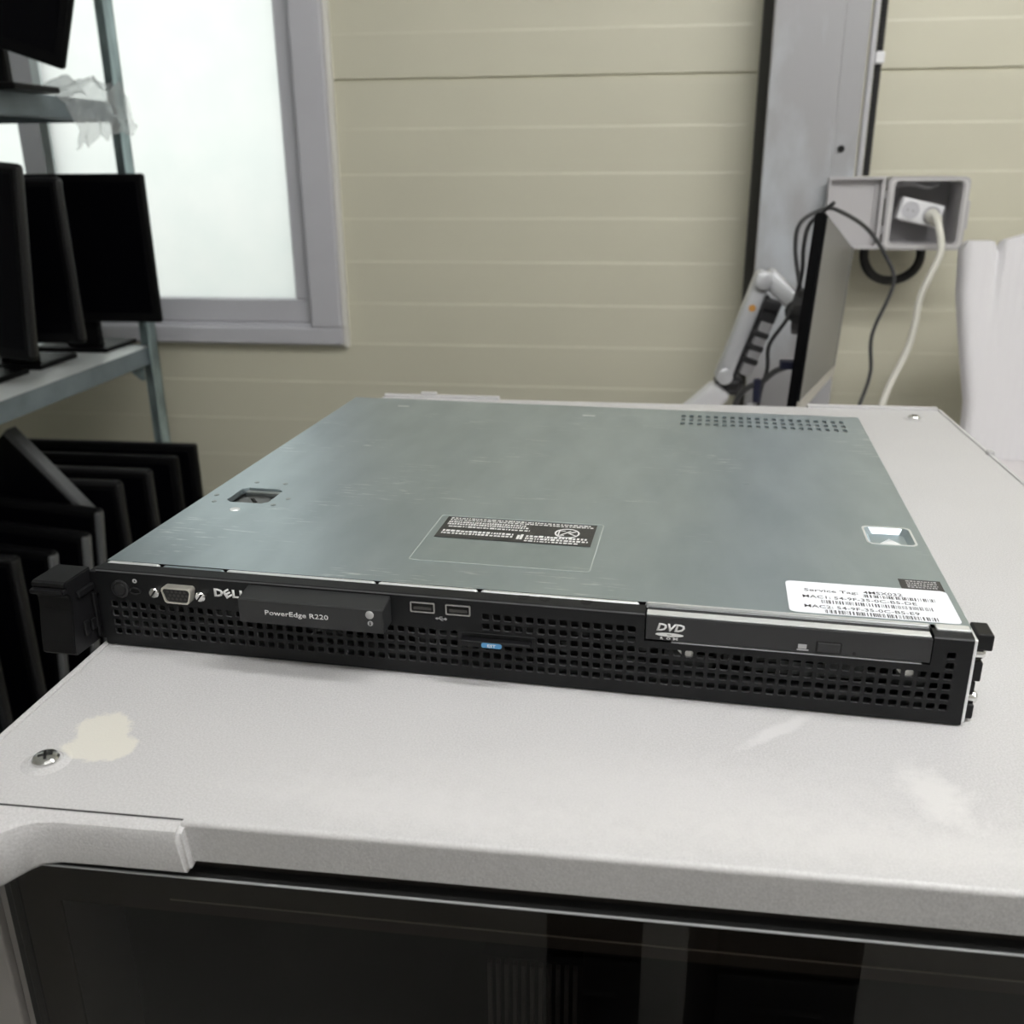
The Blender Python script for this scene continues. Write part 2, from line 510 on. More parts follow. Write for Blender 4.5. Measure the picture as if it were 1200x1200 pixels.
def lay(bm, x, y, z):
    bmesh.ops.translate(bm, verts=bm.verts, vec=(x, y, z)); return bm

def join(dst, src):
    me = bpy.data.meshes.new('tmp'); src.to_mesh(me); dst.from_mesh(me); bpy.data.meshes.remove(me); src.free()
    return dst

# ------------------------------------------------------------------ room shell
XL, XR, YB, YF, ZC, ZF = -2.3, 2.6, 1.60, -2.9, 1.50, -H0
WX0, WX1, WZ0, WZ1 = -1.95, -0.362, -0.125, 1.12     # window opening
obj('floor', box(XL - 0.1, XR + 0.1, YF - 0.1, YB + 0.1, ZF - 0.1, ZF), M['floor'], kind='structure')
obj('ceiling', box(XL - 0.1, XR + 0.1, YF - 0.1, YB + 0.1, ZC, ZC + 0.1), M['ceil'], kind='structure')
obj('wall_left', box(XL - 0.1, XL, YF, YB + 0.1, ZF, ZC), M['plaster'], kind='structure')
obj('wall_right', box(XR, XR + 0.1, YF, YB + 0.1, ZF, ZC), M['plaster'], kind='structure')
obj('wall_front', box(XL - 0.1, XR + 0.1, YF - 0.1, YF, ZF, ZC), M['plaster'], kind='structure')

RIB, SEAM = 0.0868, 0.3985
def panel_bm(x0, x1, z0, z1):
    """horizontal sandwich panel: every rib is a small ledge that faces up, panels meet in a recessed seam"""
    prof = []
    k = math.floor((z0 - SEAM) / RIB) - 1
    def shape(z):
        t = (z - SEAM) / RIB
        f = t - math.floor(t)                     # 0 just above a ledge, 1 just below the next
        return -0.0010 * max(0.0, f) ** 1.3
    zs = [z0]
    while SEAM + k * RIB < z1:
        zz = SEAM + k * RIB
        for d in (-0.0062, -0.0045, -0.0018, 0.0, 0.03, 0.055, 0.07):
            if z0 + 0.0005 < zz + d < z1 - 0.0005:
                zs.append(zz + d)
        k += 1
    zs.append(z1)
    zs.sort()
    bm = new_bm()
    rows = []
    for z in zs:
        t = (z - SEAM) / RIB; f = t - math.floor(t)
        d = (f - 1.0) * RIB
        if d < -0.0063:
            y = YB + shape(z)
        else:
            q = min(1.0, max(0.0, (d + 0.0062) / 0.0062)); q = q * q * (3 - 2 * q)
            y = YB + shape(SEAM + (math.floor(t) + 0.999) * RIB) * (1 - q)
        rows.append([bm.verts.new((x, y, z)) for x in (x0, x1)])
    for a, b in zip(rows, rows[1:]):
        bm.faces.new([a[0], a[1], b[1], b[0]])
    back = [[bm.verts.new((x, YB + 0.05, z)) for x in (x0, x1)] for z in (z0, z1)]
    bm.faces.new([rows[0][0], back[0][0], back[0][1], rows[0][1]])
    bm.faces.new([rows[-1][0], rows[-1][1], back[1][1], back[1][0]])
    bm.faces.new([back[0][0], back[1][0], back[1][1], back[0][1]])
    bm.faces.new([rows[0][0]] + [r[0] for r in rows[1:]] + [back[1][0], back[0][0]])
    bm.faces.new([r[1] for r in rows[::-1]] + [back[0][1], back[1][1]])
    bmesh.ops.recalc_face_normals(bm, faces=bm.faces[:])
    return bm
wb = structure_root('wall_back', (0, YB, ZF))
S = 0.0035
for x0, x1, z0, z1 in ((WX1, XR, SEAM + S, ZC), (WX1, XR, SEAM - 1.0 + S, SEAM - S), (WX1, XR, ZF, SEAM - 1.0 - S),
                       (XL, WX1, SEAM - 1.0 + S, WZ0), (XL, WX1, ZF, SEAM - 1.0 - S),
                       (XL, WX0, WZ0, ZC), (WX0, WX1, WZ1, ZC)):
    obj('wall_panel', panel_bm(x0, x1, z0, z1), M['wall'], wb)
obj('seam_backing', box(WX1, XR, YB + 0.006, YB + 0.012, SEAM - 0.02, SEAM + 0.02), M['wall'], wb)
obj('outer_skin', box(WX1, XR + 0.1, YB + 0.05, YB + 0.1, ZF, ZC), M['plaster'], wb)
obj('outer_skin', box(XL - 0.1, WX1, YB + 0.05, YB + 0.1, ZF, WZ0), M['plaster'], wb)
obj('outer_skin', box(XL - 0.1, WX0, YB + 0.05, YB + 0.1, WZ0, ZC), M['plaster'], wb)
obj('outer_skin', box(WX0, WX1, YB + 0.05, YB + 0.1, WZ1, ZC), M['plaster'], wb)

# window: sliding sashes with frosted panes in a wide plastic frame
win = structure_root('window_1', ((WX0 + WX1) / 2, 1.6, WZ0))
fw = 0.066
def frame4(x0, x1, z0, z1, wl, wr, wbm, wt, y0, y1, bev):
    bm = new_bm()
    add_box(bm, x0, x1, y0, y1, z0, z0 + wbm, bev); add_box(bm, x0, x1, y0, y1, z1 - wt, z1, bev)
    add_box(bm, x0, x0 + wl, y0, y1, z0 + wbm, z1 - wt, bev); add_box(bm, x1 - wr, x1, y0, y1, z0 + wbm, z1 - wt, bev)
    return bm
obj('window_frame', frame4(WX0, WX1, WZ0, WZ1, 0.066, 0.066, 0.036, 0.05, 1.572, 1.66, 0.004), M['pvc'], win)
obj('frame_lip', frame4(WX0 + 0.06, WX1 - 0.066, WZ0 + 0.033, WZ1 - 0.045, 0.012, 0.010, 0.010, 0.01, 1.590, 1.655, 0.002), M['pvc'], win)
bm = new_bm()
add_box(bm, WX1 - 0.001, WX1 + 0.010, 1.586, 1.604, WZ0 - 0.008, WZ1 + 0.01, 0.003)
add_box(bm, WX0, WX1, 1.590, 1.604, WZ0 - 0.006, WZ0, 0.002)
obj('caulk_bead', bm, M['caulk'], win)
def sash(x0, x1, y):
    s = obj('sash', frame4(x0, x1, WZ0 + 0.043, WZ1 - 0.05, 0.060, 0.030, 0.050, 0.05, y - 0.014, y + 0.020, 0.004), M['pvc'], win)
    obj('pane', box(x0 + 0.05, x1 - 0.022, y + 0.004, y + 0.009, WZ0 + 0.083, WZ1 - 0.09), M['frosted'], s)
sash(-1.050, WX1 - 0.076, 1.612)
sash(-1.88, -0.985, 1.638)
obj('outside_ground', box(-9, 7, YB + 0.3, 12, ZF - 0.3, ZF - 0.2), mat('outside_paving', (0.30, 0.33, 0.30), 0.9, var=0.2, vscale=2), kind='structure')
obj('trim_1', box(-3.2, 0.6, YB + 0.9, YB + 1.0, ZF - 0.2, 0.12), mat('garden_wall', (0.28, 0.36, 0.31), 0.9, var=0.15, vscale=4), kind='structure')  # unseen wall outside, its height set to dim the lower panes

# steel column: an H section standing free of the wall
colm = structure_root('steel_column', (0.53, 1.5, ZF))
CX0, CX1 = 0.4815, 0.602
obj('front_flange', box(CX0, CX1, 1.450, 1.462, ZF, ZC, bev=0.003), M['column'], colm)
obj('web', box(0.538, 0.548, 1.462, 1.575, ZF, ZC), mat('dark_primer', (0.07, 0.068, 0.06), 0.6), colm)  # near-black colour paints the deep shade in the gap beside the flange
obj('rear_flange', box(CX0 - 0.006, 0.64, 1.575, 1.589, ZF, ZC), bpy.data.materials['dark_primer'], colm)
obj('side_plate', box(CX1, 0.6445, 1.462, 1.470, ZF, ZC, bev=0.002), M['column'], colm)
obj('bolt_hole', lathe([(0, 0), (0.006, 0), (0.006, 0.002), (0, 0.002)], (0.6165, 1.4605, 0.262), (0, -1, 0), 12), M['pin'], colm)

# ceiling tubes (out of frame; they light the room)
def ceiling_lamp(x, y, lx, ly, label, k=1.0):
    mt_ = tube_mat(k)
    t = thing('ceiling_lamp', label, 'lamp', (x, y, ZC - 0.075))
    obj('housing', box(x - lx / 2 - 0.02, x + lx / 2 + 0.02, y - ly / 2 - 0.02, y + ly / 2 + 0.02, ZC - 0.05, ZC, bev=0.006), M['ceil'], t)
    for d in (-0.35, 0.35):
        if lx > ly:
            bm = tube([(x - lx / 2, y + d * ly, ZC - 0.062), (x + lx / 2, y + d * ly, ZC - 0.062)], 0.016, 10)
        else:
            bm = tube([(x + d * lx, y - ly / 2, ZC - 0.062), (x + d * lx, y + ly / 2, ZC - 0.062)], 0.016, 10)
        obj('tube', bm, mt_, t, smooth=True)
    return t
ceiling_lamp(1.15, -0.02, 1.25, 0.16, 'white twin-tube ceiling lamp over the desk, nearest the steel column', 1.25)
ceiling_lamp(0.40, -0.55, 1.25, 0.16, 'white twin-tube ceiling lamp above the camera, over the cabinet front', 0.75)
ceiling_lamp(1.30, -1.70, 1.25, 0.16, 'white twin-tube ceiling lamp farthest back behind the camera', 0.6)

# ------------------------------------------------------------------ rack cabinet under the server
cab = thing('rack_cabinet', 'light grey floor-standing rack cabinet with a smoked glass door, carrying the flat server', 'cabinet', (0.292, 0.226, ZF))
KX0, KX1, KY0, KY1 = -0.0032, 0.587, -0.1365, 0.589
# top panel with rounded front edge, folded down to a lip
prof = [(KY1, 0.0), (KY1, -0.03), (KY1 - 0.01, -0.03), (KY1 - 0.01, -0.004), (KY0 + 0.008, -0.004), (KY0 + 0.008, -0.0185), (KY0 - 0.0005, -0.0185)]
for k in range(6):
    a = math.radians(180 - 90 * k / 5)
    prof.append((KY0 + 0.0020 + 0.0025 * math.cos(a), -0.0024 + 0.0024 * math.sin(a)))
obj('top_panel', prism(prof, 0, KX0 + 0.0038, KX1), M['cab'], cab)
obj('edge_gap', box(KX0 + 0.003, KX0 + 0.004, KY0 + 0.004, KY1 - 0.01, -0.03, -0.0012), M['gasket'], cab)
bm = new_bm()
add_box(bm, KX0 - 0.0003, KX0 + 0.0032, KY0 + 0.004, KY1, -0.03, 0.0004, 0.0008)
obj('side_trim', bm, M['cab'], cab)
bm = new_bm()
add_box(bm, KX1 - 0.001, KX1 + 0.002, KY0 + 0.004, KY1, -0.03, 0.0012, 0.0006)
add_box(bm, KX1 - 0.002, KX1 + 0.004, 0.425, 0.433, -0.004, 0.004, 0.0015)
obj('side_trim', bm, M['cab'], cab)
obj('rear_lip', box(KX0 + 0.002, 0.128, KY1 - 0.003, KY1 + 0.004, -0.02, 0.0035, bev=0.001), M['cab'], cab)
obj('rear_lip', box(0.455, KX1 - 0.001, KY1 - 0.003, KY1 + 0.004, -0.02, 0.0030, bev=0.001), M['cab'], cab)
obj('rear_catch', box(0.040, 0.058, KY1 - 0.002, KY1 + 0.005, 0.0034, 0.0062, bev=0.0012), M['cab'], cab)
# screws in shallow dished seats
for sx, sy in ((0.0306, -0.1056), (0.5533, 0.5496)):
    obj('screw_seat', lathe([(0.0105, 0.00005), (0.0085, 0.0008), (0.0072, 0.0012), (0.0068, 0.0006), (0, 0.0006)], (sx, sy, 0), (0, 0, 1), 28), M['cab'], cab, smooth=True)
    sc = obj('screw', lathe([(0.0058, 0.0006), (0.0058, 0.0022), (0.0050, 0.0032), (0.0028, 0.0037), (0, 0.0038)], (sx, sy, 0), (0, 0, 1), 24), M['chrome'], cab, smooth=True)
    bm = new_bm()
    for a in (0.5, 0.5 + math.pi / 2):
        b2 = box(-0.0030, 0.0030, -0.0006, 0.0006, 0.0030, 0.0041)
        bmesh.ops.rotate(b2, verts=b2.verts, cent=(0, 0, 0), matrix=Matrix.Rotation(a, 3, 'Z'))
        bmesh.ops.translate(b2, verts=b2.verts, vec=(sx, sy, 0)); join(bm, b2)
    obj('cross_slot', bm, M['gasket'], sc)
# corner bracket: cast cap that bulges forward at the corner and runs along the front edge as a bar
def corner_bracket():
    outer = [(0.1090, -0.1425), (0.0900, -0.1426), (0.0700, -0.1427), (0.0560, -0.1430), (0.0490, -0.1440), (0.0440, -0.1465), (0.0400, -0.1505), (0.0370, -0.1540), (0.0330, -0.1565), (0.0270, -0.1580), (0.0100, -0.1590), (-0.0060, -0.1560), (-0.0085, -0.1500), (-0.0085, -0.1330)]
    bm = new_bm()
    rows = []
    for (x, y) in outer:
        zb = -0.0218 - 0.005 * max(0.0, min(1.0, (0.052 - x) / 0.02))
        yin = -0.1338
        rows.append([(x, yin, -0.0005), (x, y + 0.0045, -0.0008), (x, y + 0.0014, -0.0018), (x, y, -0.0050), (x, y, zb + 0.002), (x, y + 0.002, zb), (x, yin, zb)])
    # taper the end so that it slants
    rows[0] = [(px + (0.0022 if pz < -0.01 else 0.0), py, pz) for (px, py, pz) in rows[0]]
    vr = [[bm.verts.new(p) for p in r] for r in rows]
    fs = []
    for a, b in zip(vr, vr[1:]):
        for i in range(7):
            j = (i + 1) % 7
            fs.append(bm.faces.new([a[i], a[j], b[j], b[i]]))
    fs.append(bm.faces.new(vr[0][::-1])); fs.append(bm.faces.new(vr[-1]))
    bmesh.ops.recalc_face_normals(bm, faces=bm.faces[:])
    bmesh.ops.bevel(bm, geom=[e for e in fs[-2].edges], offset=0.0018, segments=3, affect='EDGES')
    return bm
obj('corner_bracket', corner_bracket(), M['cab'], cab, smooth=True)
obj('bracket_seam', box(-0.003, 0.1080, -0.1357, -0.1351, -0.004, 0.0001), M['gasket'], cab)
obj('corner_bracket', (lambda b: (bmesh.ops.scale(b, verts=b.verts, vec=(-1, 1, 1)), bmesh.ops.translate(b, verts=b.verts, vec=(0.584, 0, 0)), bmesh.ops.reverse_faces(b, faces=b.faces[:]), b)[-1])(corner_bracket()), M['cab'], cab, smooth=True)
# body: side panels, back, floor plate and front stiles
obj('side_panel', box(KX0 + 0.001, KX0 + 0.003, KY0 + 0.02, KY1 - 0.012, ZF + 0.06, -0.005), M['cab'], cab)
obj('side_panel', box(KX1 - 0.003, KX1 - 0.001, KY0 + 0.02, KY1 - 0.012, ZF + 0.06, -0.005), M['cab'], cab)
obj('back_panel', box(KX0 + 0.003, KX1 - 0.003, KY1 - 0.016, KY1 - 0.012, ZF + 0.06, -0.005), M['inside_dark'], cab)
obj('base_panel', box(KX0 + 0.001, KX1 - 0.001, KY0 + 0.004, KY1 - 0.012, ZF + 0.04, ZF + 0.06), M['cab'], cab)
for fx in (0.05, 0.53):
    for fy in (-0.08, 0.52):
        obj('foot', lathe([(0, 0), (0.022, 0), (0.022, 0.012), (0.008, 0.016), (0.008, 0.04), (0, 0.04)], (fx, fy, ZF), (0, 0, 1), 16), M['rubber'], cab, smooth=True)
stile = mat('stile_grey', (0.26, 0.245, 0.235), 0.5, bump=0.05, bscale=900)
bm = new_bm()
add_box(bm, KX0 + 0.001, 0.0135, KY0 + 0.003, KY0 + 0.022, ZF + 0.06, -0.028, 0.001)
add_box(bm, 0.0135, 0.0205, KY0 + 0.007, KY0 + 0.022, ZF + 0.06, -0.028, 0.001)
obj('front_stile', bm, stile, cab)
obj('front_stile', box(KX1 - 0.020, KX1 - 0.001, KY0 + 0.003, KY0 + 0.022, ZF + 0.06, -0.028, bev=0.001), stile, cab)
obj('header_rail', box(0.0205, KX1 - 0.0205, KY0 + 0.0075, KY0 + 0.020, -0.030, -0.0185), M['frame_brown'], cab)
obj('gasket', box(0.0205, 0.0265, KY0 + 0.003, KY0 + 0.02, ZF + 0.06, -0.026), M['gasket'], cab)
# smoked glass door
dz0, dz1 = ZF + 0.09, -0.0272
door = obj('glass_door', box(0.0265, KX1 - 0.0265, KY0 - 0.001, KY0 + 0.004, dz0, dz1, bev=0.0004), M['smoked'], cab)
obj('polished_edge', box(0.0265, KX1 - 0.0265, KY0 - 0.0012, KY0 - 0.0003, dz1 - 0.0004, dz1 + 0.0004, bev=0.0002), mat('glass_edge', (0.62, 0.64, 0.66), 0.25, 0.3), door)
obj('top_seal', box(0.0265, KX1 - 0.0265, KY0 - 0.0002, KY0 + 0.0060, dz1, dz1 + 0.0006), M['gasket'], door)
bm = new_bm()
add_box(bm, 0.0265, KX1 - 0.0265, KY0 + 0.0045, KY0 + 0.0060, -0.0505, dz1, 0)
add_box(bm, 0.0265, 0.0440, KY0 + 0.0045, KY0 + 0.0060, dz0, -0.0505, 0)
add_box(bm, KX1 - 0.0440, KX1 - 0.0265, KY0 + 0.0045, KY0 + 0.0060, dz0, -0.0505, 0)
obj('printed_border', bm, mat('border_brown', (0.13, 0.115, 0.098), 0.5), door)
obj('inner_bead', box(0.095, KX1 - 0.0300, KY0 + 0.0041, KY0 + 0.0046, -0.0444, -0.0438), mat('bead_bright', (0.75, 0.70, 0.62), 0.3), door)  # pale strip painting the frame edge's reflection behind the glass
# a ventilated unit inside, seen dimly through the glass: ribbed vertical slats
obj('blanking_plate', box(0.03, 0.555, -0.070, -0.066, ZF + 0.09, -0.03), M['inside_dark'], cab)
vent = obj('vent_unit', box(0.2195, 0.2655, -0.086, -0.0705, -0.30, -0.1035), M['inside_dark'], cab)
for k in range(11):
    x = 0.2225 + k * 0.0040
    obj('slat', box(x - 0.0010, x + 0.0010, -0.0895, -0.086, -0.295, -0.1045, bev=0.0003, seg=1), M['vent_grey'], vent)

# ------------------------------------------------------------------ the server
TH = -0.0644941
srv = thing('rack_server', 'flat silver-lidded rack server with black perforated front lying on the grey cabinet', 'server', (0, 0, 0.0006), (0, 0, TH))
W, D = 0.434, 0.396
ZT = 0.0442
PX, PZ, X0H, Z0H = 0.0054868, 0.00528, 0.0083, 0.0087
NCOL, NROW = 77, 6
def has_hole(i, j):
    x = X0H + i * PX
    if i == NCOL - 1:
        return True
    if i == NCOL - 2 and j >= 4:
        return False
    if j >= 4:
        return 0.2085 < x < 0.2835
    if j == 3:
        return not (0.084 < x < 0.1595) and not (0.1985 < x < 0.2345)
    return True
BX0, BX1 = 0.2886, X0H + (75.5 - 1) * PX + PX * 0.0          # drive bay cut-out
BX1 = X0H - PX / 2 + 75 * PX
ZBAY = Z0H - PZ / 2 + 4 * PZ + 0.0027
def bezel_plate():
    bm = new_bm()
    cache = {}
    def V(x, y, z):
        k = (round(x, 6), round(y, 6), round(z, 6))
        if k not in cache:
            cache[k] = bm.verts.new((x, y, z))
        return cache[k]
    def quad(x0, x1, z0, z1):
        if x1 - x0 < 1e-6 or z1 - z0 < 1e-6:
            return
        bm.faces.new([V(x0, 0, z0), V(x1, 0, z0), V(x1, 0, z1), V(x0, 0, z1)])
    hw, hh, ch = 0.00192, 0.00182, 0.0006
    for i in range(NCOL):
        for j in range(NROW):
            x0 = X0H - PX / 2 + i * PX; x1 = x0 + PX
            z0 = Z0H - PZ / 2 + j * PZ; z1 = z0 + PZ
            if j >= 4 and x1 > BX0 and x0 < BX1 - 1e-6:
                if x0 < BX0:
                    quad(x0, BX0, z0, z1)
                if j == 4:
                    quad(max(x0, BX0), x1, z0, ZBAY)
                continue
            if not has_hole(i, j):
                quad(x0, x1, z0, z1); continue
            cx, cz = (x0 + x1) / 2, (z0 + z1) / 2
            inn = [(cx - hw + ch, cz - hh), (cx + hw - ch, cz - hh), (cx + hw, cz - hh + ch), (cx + hw, cz + hh - ch),
                   (cx + hw - ch, cz + hh), (cx - hw + ch, cz + hh), (cx - hw, cz + hh - ch), (cx - hw, cz - hh + ch)]
            a = [V(p[0], 0, p[1]) for p in inn]
            b = [bm.verts.new((p[0], 0.0014, p[1])) for p in inn]
            c = [V(x0, 0, z0), V(x1, 0, z0), V(x1, 0, z1), V(x0, 0, z1)]
            bm.faces.new([c[0], c[1], a[1], a[0]]); bm.faces.new([c[1], a[2], a[1]])
            bm.faces.new([c[1], c[2], a[3], a[2]]); bm.faces.new([c[2], a[4], a[3]])
            bm.faces.new([c[2], c[3], a[5], a[4]]); bm.faces.new([c[3], a[6], a[5]])
            bm.faces.new([c[3], c[0], a[7], a[6]]); bm.faces.new([c[0], a[0], a[7]])
            for k in range(8):
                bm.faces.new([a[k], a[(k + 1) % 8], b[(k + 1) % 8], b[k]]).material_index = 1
    gx0, gx1 = X0H - PX / 2, X0H - PX / 2 + NCOL * PX
    gz0, gz1 = Z0H - PZ / 2, Z0H - PZ / 2 + NROW * PZ
    for i in range(NCOL):
        x0 = gx0 + i * PX
        quad(x0, x0 + PX, 0.001, gz0)
        if x0 + PX > BX0 and x0 < BX1 - 1e-6:
            if x0 < BX0:
                quad(x0, BX0, gz1, ZT - 0.001)
        else:
            quad(x0, x0 + PX, gz1, ZT - 0.001)
    for j in range(NROW):
        z0 = gz0 + j * PZ
        quad(0, gx0, z0, z0 + PZ); quad(gx1, W, z0, z0 + PZ)
    quad(0, gx0, 0.001, gz0); quad(gx1, W, 0.001, gz0)
    quad(0, gx0, gz1, ZT - 0.001); quad(gx1, W, gz1, ZT - 0.001)
    # rolled top edge and top flange, left and right of the bay; bottom roll; ends
    for xa, xb in ((0, BX0), (BX1, W)):
        pr = [(0, ZT - 0.001), (0.0003, ZT - 0.0003), (0.001, ZT), (0.0085, ZT + 0.0002)]
        for q, ((ya, za), (yb, zb)) in enumerate(zip(pr, pr[1:])):
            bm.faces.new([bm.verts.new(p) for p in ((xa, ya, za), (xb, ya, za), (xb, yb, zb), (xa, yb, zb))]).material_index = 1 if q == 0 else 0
    pr = [(0.010, 0.0), (0.001, 0.0), (0.0003, 0.0003), (0, 0.001)]
    for (ya, za), (yb, zb) in zip(pr, pr[1:]):
        bm.faces.new([bm.verts.new(p) for p in ((0, ya, za), (W, ya, za), (W, yb, zb), (0, yb, zb))])
    for x in (0, W):
        bm.faces.new([bm.verts.new(p) for p in ((x, 0, 0.001), (x, 0.010, 0.0), (x, 0.010, ZT), (x, 0, ZT - 0.001))])
    # sides and floor of the drive bay
    for x in (BX0, BX1):
        bm.faces.new([bm.verts.new(p) for p in ((x, 0, ZBAY), (x, 0.012, ZBAY), (x, 0.012, ZT), (x, 0, ZT - 0.001))])
    bm.faces.new([bm.verts.new(p) for p in ((BX0, 0, ZBAY), (BX1, 0, ZBAY), (BX1, 0.012, ZBAY), (BX0, 0.012, ZBAY))])
    return bm
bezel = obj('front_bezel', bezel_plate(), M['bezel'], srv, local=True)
bezel.data.materials.append(mat('bezel_cut_edge', (0.10, 0.10, 0.105), 0.4, 0.3))   # grey cut edges, lightened to paint in glints on hole walls and top roll

# steel chassis: open tray under the lid
bm = new_bm()
add_box(bm, 0.0008, W - 0.0008, 0.0105, D, 0.0, 0.0010)
add_box(bm, 0.0, 0.0012, 0.0100, D, 0.0, ZT - 0.0008)
add_box(bm, W - 0.0012, W, 0.0100, D, 0.0, ZT - 0.0008)
add_box(bm, 0.0, W, D - 0.0012, D, 0.0, ZT - 0.0008)
obj('chassis', bm, M['steel_in'], srv, local=True)
bm = new_bm()
add_box(bm, 0.002, W - 0.002, 0.030, 0.034, 0.001, ZT - 0.001)
add_box(bm, 0.002, W - 0.002, 0.0022, 0.030, 0.0010, 0.0016)
obj('inner_baffle', bm, M['bezel_dark'], srv, local=True)
bm = new_bm()
rnd = random.Random(3)
for k in range(70):
    x = rnd.uniform(0.01, 0.42); w = rnd.uniform(0.004, 0.02)
    z = rnd.uniform(0.003, 0.024); h = rnd.uniform(0.002, 0.008); y = rnd.uniform(0.006, 0.02)
    add_box(bm, x, x + w, y, y + 0.006, z, z + h)
obj('board_parts', bm, mat('board_parts', (0.03, 0.034, 0.033), 0.3, 0.3, var=0.8, vscale=120), srv, local=True, kind='stuff')
for k, (x, z) in enumerate(((X0H + 55 * PX, Z0H + 3 * PZ), (X0H + 73 * PX, Z0H + 3 * PZ))):
    pts = [(x - 0.0023, z - 0.0024), (x + 0.0023, z - 0.0024), (x + 0.0023, z + 0.0012 + 0.0012 * k), (x + 0.0004, z + 0.0022 - 0.0014 * k), (x - 0.0002, z + 0.0008), (x - 0.0012, z + 0.0010), (x - 0.0023, z + 0.0022)]
    bm = prism(pts, 1, 0.0016, 0.0030)
    add_prism(bm, [(x - 0.0062, z + 0.0018), (x - 0.0030, z + 0.0022), (x - 0.0030, z - 0.0018), (x - 0.0042, z - 0.0006)], 1, 0.0016, 0.0030)
    obj('white_clip', bm, M['white_clip'], srv, local=True)
obj('tray_floor', box(0.002, W - 0.002, 0.003, 0.029, 0.0017, 0.0021), mat('tray_floor', (0.20, 0.21, 0.21), 0.4, 0.5, var=0.5, vscale=150), srv, local=True)
obj('vent_backing', box(0.285, 0.428, 0.34, 0.388, 0.0415, 0.0420), M['steel_in'], srv, local=True)

# lid
def lid_bm():
    bm = new_bm()
    z = 0.0448
    def quad(x0, x1, y0, y1):
        if x1 - x0 > 1e-6 and y1 - y0 > 1e-6:
            bm.faces.new([bm.verts.new(p) for p in ((x0, y0, z), (x1, y0, z), (x1, y1, z), (x0, y1, z))])
    def pit(xa, xb, ya, yb, cell, depth, ch, slope=0.0):
        """chamfered hole in a cell, its wall turned down by depth"""
        x0, x1, y0, y1 = cell
        inn = [(xa + ch, ya), (xb - ch, ya), (xb, ya + ch), (xb, yb - ch), (xb - ch, yb), (xa + ch, yb), (xa, yb - ch), (xa, ya + ch)]
        cx, cy = (xa + xb) / 2, (ya + yb) / 2
        a = [bm.verts.new((p[0], p[1], z)) for p in inn]
        s = 1 - slope
        b = [bm.verts.new((cx + (p[0] - cx) * s, cy + (p[1] - cy) * s, z - depth)) for p in inn]
        c = [bm.verts.new(p) for p in ((x0, y0, z), (x1, y0, z), (x1, y1, z), (x0, y1, z))]
        for f in ((c[0], c[1], a[1], a[0]), (c[1], a[2], a[1]), (c[1], c[2], a[3], a[2]), (c[2], a[4], a[3]),
                  (c[2], c[3], a[5], a[4]), (c[3], a[6], a[5]), (c[3], c[0], a[7], a[6]), (c[0], a[0], a[7])):
            bm.faces.new(f)
        for k in range(8):
            bm.faces.new([a[k], a[(k + 1) % 8], b[(k + 1) % 8], b[k]])
        return b
    xs0, xs1 = 0.0, W + 0.0006
    quad(xs0, xs1, 0.0112, 0.105)
    # latch opening
    quad(xs0, 0.013, 0.105, 0.143)
    pit(0.0172, 0.0454, 0.1108, 0.1388, (0.013, 0.050, 0.105, 0.143), 0.0035, 0.0035)
    quad(0.050, 0.401, 0.105, 0.143)
    b = pit(0.4040, 0.4288, 0.1095, 0.1362, (0.401, 0.432, 0.105, 0.143), 0.0030, 0.003, 0.22)
    bm.faces.new(b)
    quad(0.432, xs1, 0.105, 0.143)
    quad(xs0, xs1, 0.143, 0.346)
    # vent slots near the rear edge
    n = 20; vx0, vx1 = 0.2905, 0.4225; px = (vx1 - vx0) / n; vy = (0.346, 0.3585, 0.371, 0.3835)
    quad(xs0, vx0, vy[0], vy[3]); quad(vx1, xs1, vy[0], vy[3])
    for i in range(n):
        for j in range(3):
            cx0, cy0, cy1 = vx0 + i * px, vy[j], vy[j + 1]
            pit(cx0 + 0.0016, cx0 + px - 0.0016, cy0 + 0.0022, cy1 - 0.0022, (cx0, cx0 + px, cy0, cy1), 0.0012, 0.0008)
    quad(xs0, xs1, 0.3835, D + 0.001)
    # turned-down sides
    for x in (xs0, xs1):
        bm.faces.new([bm.verts.new(p) for p in ((x, 0.0112, z), (x, D + 0.001, z), (x, D + 0.001, z - 0.012), (x, 0.0112, z - 0.012))])
    bm.faces.new([bm.verts.new(p) for p in ((xs0, D + 0.001, z), (xs1, D + 0.001, z), (xs1, D + 0.001, z - 0.012), (xs0, D + 0.001, z - 0.012))])
    bmesh.ops.remove_doubles(bm, verts=bm.verts, dist=1e-6)
    bmesh.ops.recalc_face_normals(bm, faces=bm.faces[:])
    return bm
lid = obj('lid', lid_bm(), M['lid'], srv, local=True)
# bent front edge of the lid, in tabs with gaps
def edge_tab(x0, x1, zt=0.0449, y0=0.0082, y1=0.0116, m='bright_edge'):
    obj('lid_tab', box(x0, x1, y0, y1, 0.0422, zt, bev=0.0015, seg=4), M[m], lid, local=True)
edge_tab(0.0012, 0.0316); edge_tab(0.0334, 0.0684, 0.0445, 0.0092, 0.0116, 'lid'); edge_tab(0.0702, 0.1518); edge_tab(0.1534, 0.2052); edge_tab(0.2068, 0.2852)
edge_tab(0.2880, 0.4175, 0.0449, 0.0102, 0.0116)
for x in (0.2290, 0.2395, 0.2600):
    obj('tab_slot', lathe([(0, 0), (0.0030, 0), (0.0030, 0.0003), (0, 0.0003)], (x, 0.0072, 0.04415), (0, 0, 1), 16), M['pin'], lid, local=True)
obj('corner_tab', box(0.4190, 0.4338, 0.0064, 0.0120, 0.0438, 0.0452, bev=0.0005), M['bright_edge'], srv, local=True)
